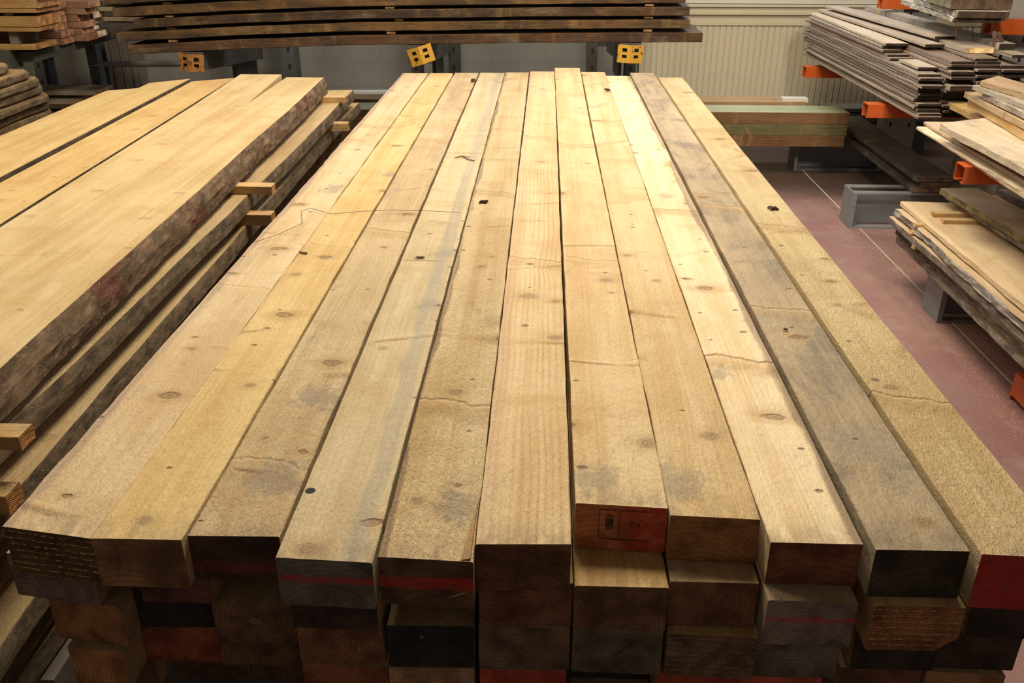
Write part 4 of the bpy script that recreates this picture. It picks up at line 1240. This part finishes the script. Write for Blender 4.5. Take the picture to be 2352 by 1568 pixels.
v1, v2, v3 = atY(2205, 378, 3.5), atY(1983, 238, 4.85), atY(1836, 154, 6.15)
arm(1.625, 3.50, .712)
arm(1.685, 4.84, .692)
arm(1.70, 6.14, .684)
arm(2.20, 4.78, 1.118, x1=2.75)
arm(2.10, 6.09, 1.115, x1=2.75)
# orange channel on the floor at the frame's edge
v = atZ(2334, 940, 0)
m = MB()
m.box(0, .5, 0, .12, .10, .108).box(0, .5, 0, .008, 0.0, .10).box(0, .5, .112, .12, 0.0, .10).box(0, .012, 0.008, .112, 0.02, .10)
tag(m.build('steel_channel', M_ORANGE, None, (v.x + .01, v.y - .04, 0)), 'orange steel channel standing on the floor at the aisle edge', 'steel channel')

# --- stack A: many thin grey-brown boards
def thin(x, y0, y1, z, wd, th, k, c1, c2, e1=(.016, .011, .009), rot=0., wob=.0015, **kw):
    return lumber('thin_board', y1 - y0, wd, th, (x, y0, z), rot, seed=200 + k * 1.31, n=16, wob=wob, ch=.0012, c1=c1, c2=c2, c3=(.16, .13, .115), stn=.3, knots=.3, e1=e1, fuzz=.6, **kw)


zA = {0: .714, 1: .714}
rnd = random.Random(3)
k = 0
for c_ in range(4):
    xb = 1.762 + c_ * .122
    nlay = [18, 20, 19, 17][c_]
    z = .714
    for i in range(nlay):
        th = .0115
        # arms differ slightly in height: the boards rest at the higher one
        yn = 4.36 + rnd.uniform(-.03, .05)
        if c_ == 0 and i >= 14: yn = 4.82 + .05 * (i - 14)
        if c_ == 0 and i < 3: yn = 4.33 + .02 * i
        yf = 6.42 + rnd.uniform(-.08, .10)
        g = rnd.uniform(.75, 1.2)
        base = rnd.choice([(.40, .33, .27), (.34, .25, .20), (.45, .37, .30)])
        jx = rnd.uniform(-.008, .008)
        o = thin(xb + jx, yn, yf, z, .1155 - abs(jx) - .002, th, k, tuple(q_ * g for q_ in base), tuple(q_ * g * .7 for q_ in base), rot=rnd.uniform(-.001, .001))
        tag(o, 'thin grey-brown board, ' + ORD[i] + ' from the bottom in the ' + ['aisle-side', 'second', 'third', 'wall-side'][c_] + ' column of the orange-armed stack', 'board', 'thin boards stacked on the orange arms')
        z += th + rnd.choice([.0008, .0009, .0025, .004])
        k += 1
    zA[c_] = z
# loose boards fanned over the top
tops = [((1862, 50), (2066, 123), zA[0] + .001, .105, .014, (.72, .62, .50), 'pale pinkish board lying on top of the aisle-side column', 0),
        ((1884, 37), (2072, 128), zA[1] + .002, .12, .014, (.46, .38, .31), 'grey board beneath the fanned boards on the thin stack', 0)]
o = thin(1.775, 4.95, 6.52, zA[0] + .001, .115, .013, 90, (.74, .63, .50), (.60, .48, .36), rot=-.01)
tag(o, 'pale pinkish board lying on top of the aisle-side column of thin boards', 'board', 'loose boards on top of the thin stack')
o = thin(1.79, 4.52, 4.78, zA[0] - .037, .10, .012, 91, (.62, .52, .42), (.5, .4, .3))
zz_ = max(zA.values()) + .002
o.location = (1.885 - .10, 4.50, zA[0] - .050)
tag(o, 'short pale-topped board end jutting towards the lens below the pinkish board', 'board', 'loose boards on top of the thin stack')
o = thin(1.90, 4.75, 6.55, zz_, .095, .014, 92, (.55, .46, .37), (.42, .34, .27), rot=.03)
tag(o, 'wide grey-brown board fanned across the top of the thin stack', 'board', 'loose boards on top of the thin stack')
o = thin(2.08, 4.55, 6.4, zz_, .13, .026, 93, (.50, .43, .35), (.40, .33, .26), e1=(.42, .34, .2), rot=.035)
o.location.x = 2.02
tag(o, 'thick board with a pale cut end near the top of the thin stack', 'board', 'loose boards on top of the thin stack')
o = thin(1.98, 4.85, 6.5, zz_ + .0275, .11, .013, 94, (.53, .45, .37), (.42, .35, .28), rot=.06)
tag(o, 'topmost loose board with a chipped near end on the thin stack', 'board', 'loose boards on top of the thin stack')
o = thin(2.165, 4.40, 6.45, zz_ - .0, .085, .014, 95, (.42, .37, .31), (.33, .28, .23), rot=.01)
tag(o, 'dull grey board along the wall side of the thin stack', 'board', 'loose boards on top of the thin stack')
o = thin(2.17, 4.55, 6.5, zz_ + .0155, .075, .03, 96, (.48, .44, .38), (.38, .34, .29), rot=.012)
tag(o, 'thick grey batten lying along the wall side of the thin stack', 'board', 'loose boards on top of the thin stack')


# --- stacks near the lens: planks placed by far corner and direction
def plank(pa, pb, z, wd, th, Ynear, label, name='rack_plank', skf=0.0, seed=1, cat='plank', grp=None, zt_is_top=True, Yfar_ext=0, barked=False, wob=.002, **kw):
    a_, b_ = atZ(pa[0], pa[1], z), atZ(pb[0], pb[1], z)     # a_: far left corner, b_: further down its left edge
    d = (a_ - b_).normalized()
    L = (a_.y - Ynear) / d.y
    xm_ = max(a_.x, (a_ - d * L).x)
    if 2.262 - xm_ < .09 and a_.y < 4.85:
        Ynear = 3.74
        L = (a_.y - Ynear) / d.y
    elif 2.262 - xm_ < wd:
        wd = 2.262 - xm_
    if wd < .08: print('NARROW', label, wd)
    st = a_ - d * L
    ang = -math.atan2(d.x, d.y)
    o = lumber(name, L, wd, th, (st.x, st.y, z - th), ang, seed=seed, n=int(L / .05), wob=wob, ch=.0025, skf=skf, barked=barked, **kw)
    return tag(o, label, cat, grp)


GBn = 'planks on the near orange arm'
PALE = dict(c1=(.78, .64, .45), c2=(.64, .48, .30), stn=.12, knots=.4, fuzz=.3)
plank((2105, 291), (2352, 440), .735, .16, .012, 2.0, 'pale cream board lowest on the near orange arm, ragged outer edge', seed=300, grp=GBn, wob=.003, **PALE)
plank((2106, 292), (2352, 450), .7225, .15, .010, 2.0, 'thin board directly under the pale cream board on the near arm', seed=301, grp=GBn, c1=(.6, .48, .33), c2=(.45, .33, .2), stn=.2)
plank((2121, 279), (2300, 384), .752, .17, .014, 2.05, 'pinkish pale board second on the near orange arm', seed=302, grp=GBn, c1=(.70, .55, .40), c2=(.58, .42, .27), stn=.15)
plank((2148, 277), (2352, 385), .815, .255, .028, 2.0, 'wide plank with grey-blue stains and a slanted end on the near arm', seed=304, grp=GBn, skf=.55, c1=(.70, .58, .42), c2=(.58, .44, .29), c3=(.36, .33, .30), stn=.62, knots=.5)
plank((2177, 234), (2352, 318), .7855, .30, .028, 2.0, 'golden board half hidden behind the blue-stained plank', seed=305, grp=GBn, c1=(.66, .46, .22), c2=(.52, .34, .14), stn=.1)
plank((2224, 226), (2352, 300), .852, .28, .035, 2.0, 'orange-yellow thick board stepped above the golden one', seed=306, grp=GBn, c1=(.70, .46, .2), c2=(.55, .33, .12), stn=.05)
plank((2216, 210), (2352, 280), .882, .30, .027, 2.0, 'brownish board with a toothed edge under the grey-barked one', seed=307, grp=GBn, c1=(.50, .37, .22), c2=(.38, .27, .15), stn=.3, wob=.0015)
plank((2258, 214), (2352, 258), .910, .30, .024, 2.0, 'grey-white barked board near the top of the near arm pile', seed=308, grp=GBn, c1=(.48, .42, .36), c2=(.36, .30, .25), stn=.5, barked=True, b1=(.42, .34, .29), b2=(.34, .26, .22), wob=.0015)
plank((2234, 195), (2352, 238), .931, .30, .020, 2.0, 'dull grey thin board under the topmost brown plank', seed=309, grp=GBn, c1=(.42, .38, .31), c2=(.33, .28, .22), stn=.5)
plank((2237, 180), (2352, 214), .956, .34, .024, 2.0, 'topmost brown plank of the near arm pile, with a slanting end', seed=310, grp=GBn, skf=.75, c1=(.46, .33, .2), c2=(.34, .23, .13), stn=.25)
# low pile on the base beams
GCn = 'planks low on the rack base'
BK = dict(barked=True, b1=(.26, .22, .18), b2=(.34, .29, .24))
WB = dict(c1=(.66, .50, .32), c2=(.52, .37, .21), stn=.2, knots=.4)
plank((2060, 543), (2352, 826), .248, .55, .030, 1.5, 'lowest grey-edged plank on the rack base', seed=320, grp=GCn, **BK, **WB)
plank((2058, 525), (2352, 797), .290, .55, .026, 1.5, 'second plank up on the rack base, dark-edged', seed=321, grp=GCn, barked=True, b1=(.12, .09, .07), b2=(.16, .12, .09), **WB)
plank((2042, 497), (2352, 765), .335, .52, .030, 1.5, 'third plank up on the rack base, with a bright sliver of top showing', seed=322, grp=GCn, **BK, **WB)
plank((2056, 480), (2352, 742), .372, .50, .026, 1.5, 'grey knobbly bark-edged plank just under the wide pale one', seed=323, grp=GCn, barked=True, wob=.008, b1=(.36, .31, .27), b2=(.45, .40, .36), **WB)
plank((2070, 463), (2352, 702), .400, .245, .022, 1.5, 'wide pale plank carrying two short sticks on the rack base', seed=324, grp=GCn, skf=-.05, c1=(.76, .58, .36), c2=(.64, .45, .26), stn=.12, knots=.3)
a_ = atZ(2160, 432, .46)
plank((2172, 447), (2352, 566), .4445, .34, .0195, 1.5, 'thin plank under the grey-topped thick one on the rack base', seed=325, grp=GCn, **BK, **WB)
plank((2160, 432), (2352, 546), .475, .175, .027, 1.5, 'thick plank with a greyish top and speckled yellow edge', seed=326, grp=GCn, barked=True, b1=(.32, .26, .14), b2=(.42, .33, .15), c1=(.58, .46, .32), c2=(.46, .35, .23), stn=.5)
plank((2292, 434), (2352, 464), .475, .4, .028, 1.5, 'dark plank against the rack columns above the base', seed=327, grp=GCn, **BK, c1=(.42, .36, .28), c2=(.32, .27, .2), stn=.5)
# sticks
for k, (p, z, lab) in enumerate([((2145, 487), .4215, 'farther of two short pale sticks over the wide pale plank'), ((2168, 503), .4215, 'nearer of two short pale sticks over the wide pale plank')]):
    v = atZ(p[0], p[1], z)
    tag(lumber('sticker', .34, .035, .02, (v.x, v.y + .03, z - .0235), math.radians(-90), seed=330 + k, n=5, wob=.0005, c1=(.72, .5, .24), c2=(.6, .38, .16), knots=0, stn=.05, e1=(.3, .17, .07)), lab, 'spacer stick', 'sticks on the rack base pile')
for k, (x_, y_, z_, lab) in enumerate([(2106, 520, .374, 'top'), (2097, 537, .339, 'second'), (2102, 571, .292, 'third'), (2139, 612, .250, 'lowest')]):
    v = atZ(x_, y_, z_)
    tag(lumber('sticker', .30, .028, .0135 if k != 3 else .0135, (v.x - .012, v.y + .015, z_ - .0005), math.radians(-90), seed=340 + k, n=4, wob=.0004, c1=(.7, .48, .22), c2=(.58, .36, .15), knots=0, stn=.0, e1=(.45, .26, .1)),
        lab + ' little sticker end poking out of the low plank pile', 'spacer stick', 'sticks on the rack base pile')

# --- barked boards on the upper arms
GD = 'boards on the upper orange arms'
plank((2070, 0), (2180, 37), 1.140, .40, .022, 4.62, 'lowest whitish board with a frayed bark fringe on the upper arms', seed=350, grp=GD, barked=True, b1=(.50, .46, .38), b2=(.62, .58, .50), c1=(.60, .56, .48), c2=(.46, .42, .35), stn=.3, e1=(.03, .02, .015), wob=.006)
plank((2100, -6), (2210, 28), 1.172, .38, .030, 4.60, 'whitish board above the fringed one on the upper arms', seed=351, grp=GD, barked=True, b1=(.45, .42, .36), b2=(.58, .55, .50), c1=(.62, .60, .55), c2=(.48, .45, .40), stn=.25, e1=(.03, .02, .015), wob=.004)
plank((2130, -20), (2240, 10), 1.225, .50, .05, 4.66, 'dark greenish thick board above the whitish ones', seed=352, grp=GD, c1=(.20, .18, .09), c2=(.12, .10, .05), stn=.4, e1=(.05, .035, .025))
plank((2150, -40), (2300, 4), 1.29, .50, .06, 4.75, 'uppermost mossy board at the corner above the orange arms', seed=353, grp=GD, c1=(.26, .24, .12), c2=(.16, .14, .07), stn=.4, e1=(.06, .04, .03))

# hanging fibres and bark strips
def strand(pts, Yc, r, mat, name, lab, cat='fibre', grp=None, jit=.004, seed=0):
    P = [atY(x_, y_, Yc) for x_, y_ in pts]
    Q = []
    for a_, b_ in zip(P, P[1:]):
        for i in range(4):
            v = a_.lerp(b_, i / 4)
            Q.append(v + Vector((noise.noise((v.z * 30, seed, 0)), noise.noise((v.z * 30, seed, 5)), 0)) * jit)
    Q.append(P[-1])
    return tag(MB().tube(Q, r, 5).build(name, mat), lab, cat, grp)


strand([(2020, 15), (2018, 32), (2013, 55)], 6.0, .0022, M_FIBRE, 'straw_fibre', 'straw fibre dangling from the far upper orange arm', grp='dangling fibres', seed=1)
strand([(2112, 22), (2116, 38), (2106, 52), (2102, 62)], 5.3, .0016, M_FIBRE, 'straw_fibre', 'pale fibre hanging under the middle of the fringed board', grp='dangling fibres', seed=2)
strand([(2205, 40), (2195, 52), (2198, 72), (2193, 92)], 4.85, .0024, M_FIBRE, 'straw_fibre', 'orange fibre hanging beside the near upper arm', grp='dangling fibres', seed=3)
strand([(2232, 55), (2234, 75), (2233, 92)], 4.8, .0012, M_ROOT, 'straw_fibre', 'thin reddish fibre nearest the near upper arm', grp='dangling fibres', seed=4)
strand([(2284, 72), (2285, 100), (2272, 135), (2250, 165), (2240, 178), (2237, 205)], 4.6, [.011] * 8 + [.008] * 4 + [.005] * 4 + [.003] * 5, M_ROOT, 'bark_strip', 'dark bark strip twisting down from the near upper arm to the boards', 'bark strip', 'hanging bark strips', seed=5)
strand([(2292, 75), (2303, 100), (2300, 125), (2292, 150), (2285, 170)], 4.6, [.010] * 7 + [.007] * 5 + [.003] * 5, M_ROOT, 'bark_strip', 'second bark strip bowed away from the first under the near upper arm', 'bark strip', 'hanging bark strips', seed=6)
strand([(2275, 128), (2258, 152), (2243, 172), (2237, 200)], 4.58, .003, M_FIBRE, 'straw_fibre', 'yellow straw running down along the dark bark strips', grp='dangling fibres', seed=7)

# ------------------------------------------------------------------ small things lying on the beams
def flake(px, z, sx, sy, sz, rot, seed, col, lab, name='bark_chip', cat='bark chip'):
    v = atZ(px[0], px[1], z)
    m = MB()
    n_ = 12
    top, botm = [], []
    for i in range(n_):
        a_ = 2 * math.pi * i / n_
        rr_ = .62 + .55 * noise.noise((math.cos(a_) * 2.6, math.sin(a_) * 2.6, seed * 3.3)) + .25 * ((i * 7 + seed) % 3 - 1)
        m.v.append((sx * rr_ * math.cos(a_), sy * rr_ * math.sin(a_), 0))
    for i in range(n_):
        a_ = 2 * math.pi * i / n_
        m.v.append((m.v[i][0] * .72, m.v[i][1] * .72, sz * (.7 + .5 * noise.noise((i, seed, 1)))))
    m.v.append((0, 0, sz * .8))
    for i in range(n_):
        j = (i + 1) % n_
        m.f.append([i, j, n_ + j, n_ + i]); m.mi.append(0)
        m.f.append([n_ + i, n_ + j, 2 * n_]); m.mi.append(0)
    m.f.append(list(range(n_))[::-1]); m.mi.append(0)
    o = m.build(name, M_BARK if col is None else M_SAWN, None, (v.x, v.y, z + .0006), (0, 0, rot))
    props(o, seed, **(dict(b1=(.12, .09, .06), b2=(.06, .04, .03)) if col is None else dict(c1=col, c2=tuple(q_ * .7 for q_ in col), knots=0, stn=0)))
    return tag(o, lab, cat, 'loose chips on the beams')


flake((1111, 466), .851, .022, .012, .010, .3, 1, None, 'black bark chip lying across the rough blond beam')
flake((1777, 481), .861, .016, .020, .010, .9, 2, None, 'dark bark chip on the fuzzy yellow beam')
flake((697, 582), .854, .018, .006, .005, -.3, 3, (.42, .30, .14), 'brown wood splinter on the golden beam', 'wood_splinter', 'splinter')
flake((1395, 208), .852, .010, .03, .012, .5, 4, None, 'dark bark flake at the far end of the set-back beam')
flake((1087, 188), .848, .02, .012, .02, .2, 5, None, 'curled dark bark flake at the far end of the sandy beam')
flake((966, 592), .851, .018, .006, .005, .1, 6, (.35, .27, .15), 'greyish splinter on the greyish beam', 'wood_splinter', 'splinter')
flake((1804, 758), .852, .006, .005, .005, .1, 7, (.25, .2, .13), 'tiny dark curl on the grey weathered beam', 'wood_splinter', 'splinter')
flake((1855, 590), .852, .012, .005, .004, .4, 8, (.5, .36, .18), 'small splinter near the grey weathered beam edge', 'wood_splinter', 'splinter') if False else None
pts = [atZ(x_, y_, .857) for x_, y_ in [(585, 556), (640, 538), (695, 512), (692, 485), (712, 478), (762, 491), (830, 485), (900, 482), (980, 484), (1058, 488)]]
Q = []
for a_, b_ in zip(pts, pts[1:]):
    for i in range(5):
        Q.append(a_.lerp(b_, i / 5))
Q.append(pts[-1])
tag(MB().tube(Q, .0007, 5).build('thin_wire', M_WIRE), 'thin dark wire trailing across the first four beams', 'wire')
tq = [atZ(x_, y_, .8525) for x_, y_ in [(1045, 362), (1062, 358), (1075, 366), (1090, 369)]]
tag(MB().tube(tq, .0016, 6).tube([tq[1], atZ(1080, 361, .8525)], .001, 5).build('dry_twig', M_WIRE), 'small forked dry twig on the greyish beam near its far end', 'twig')
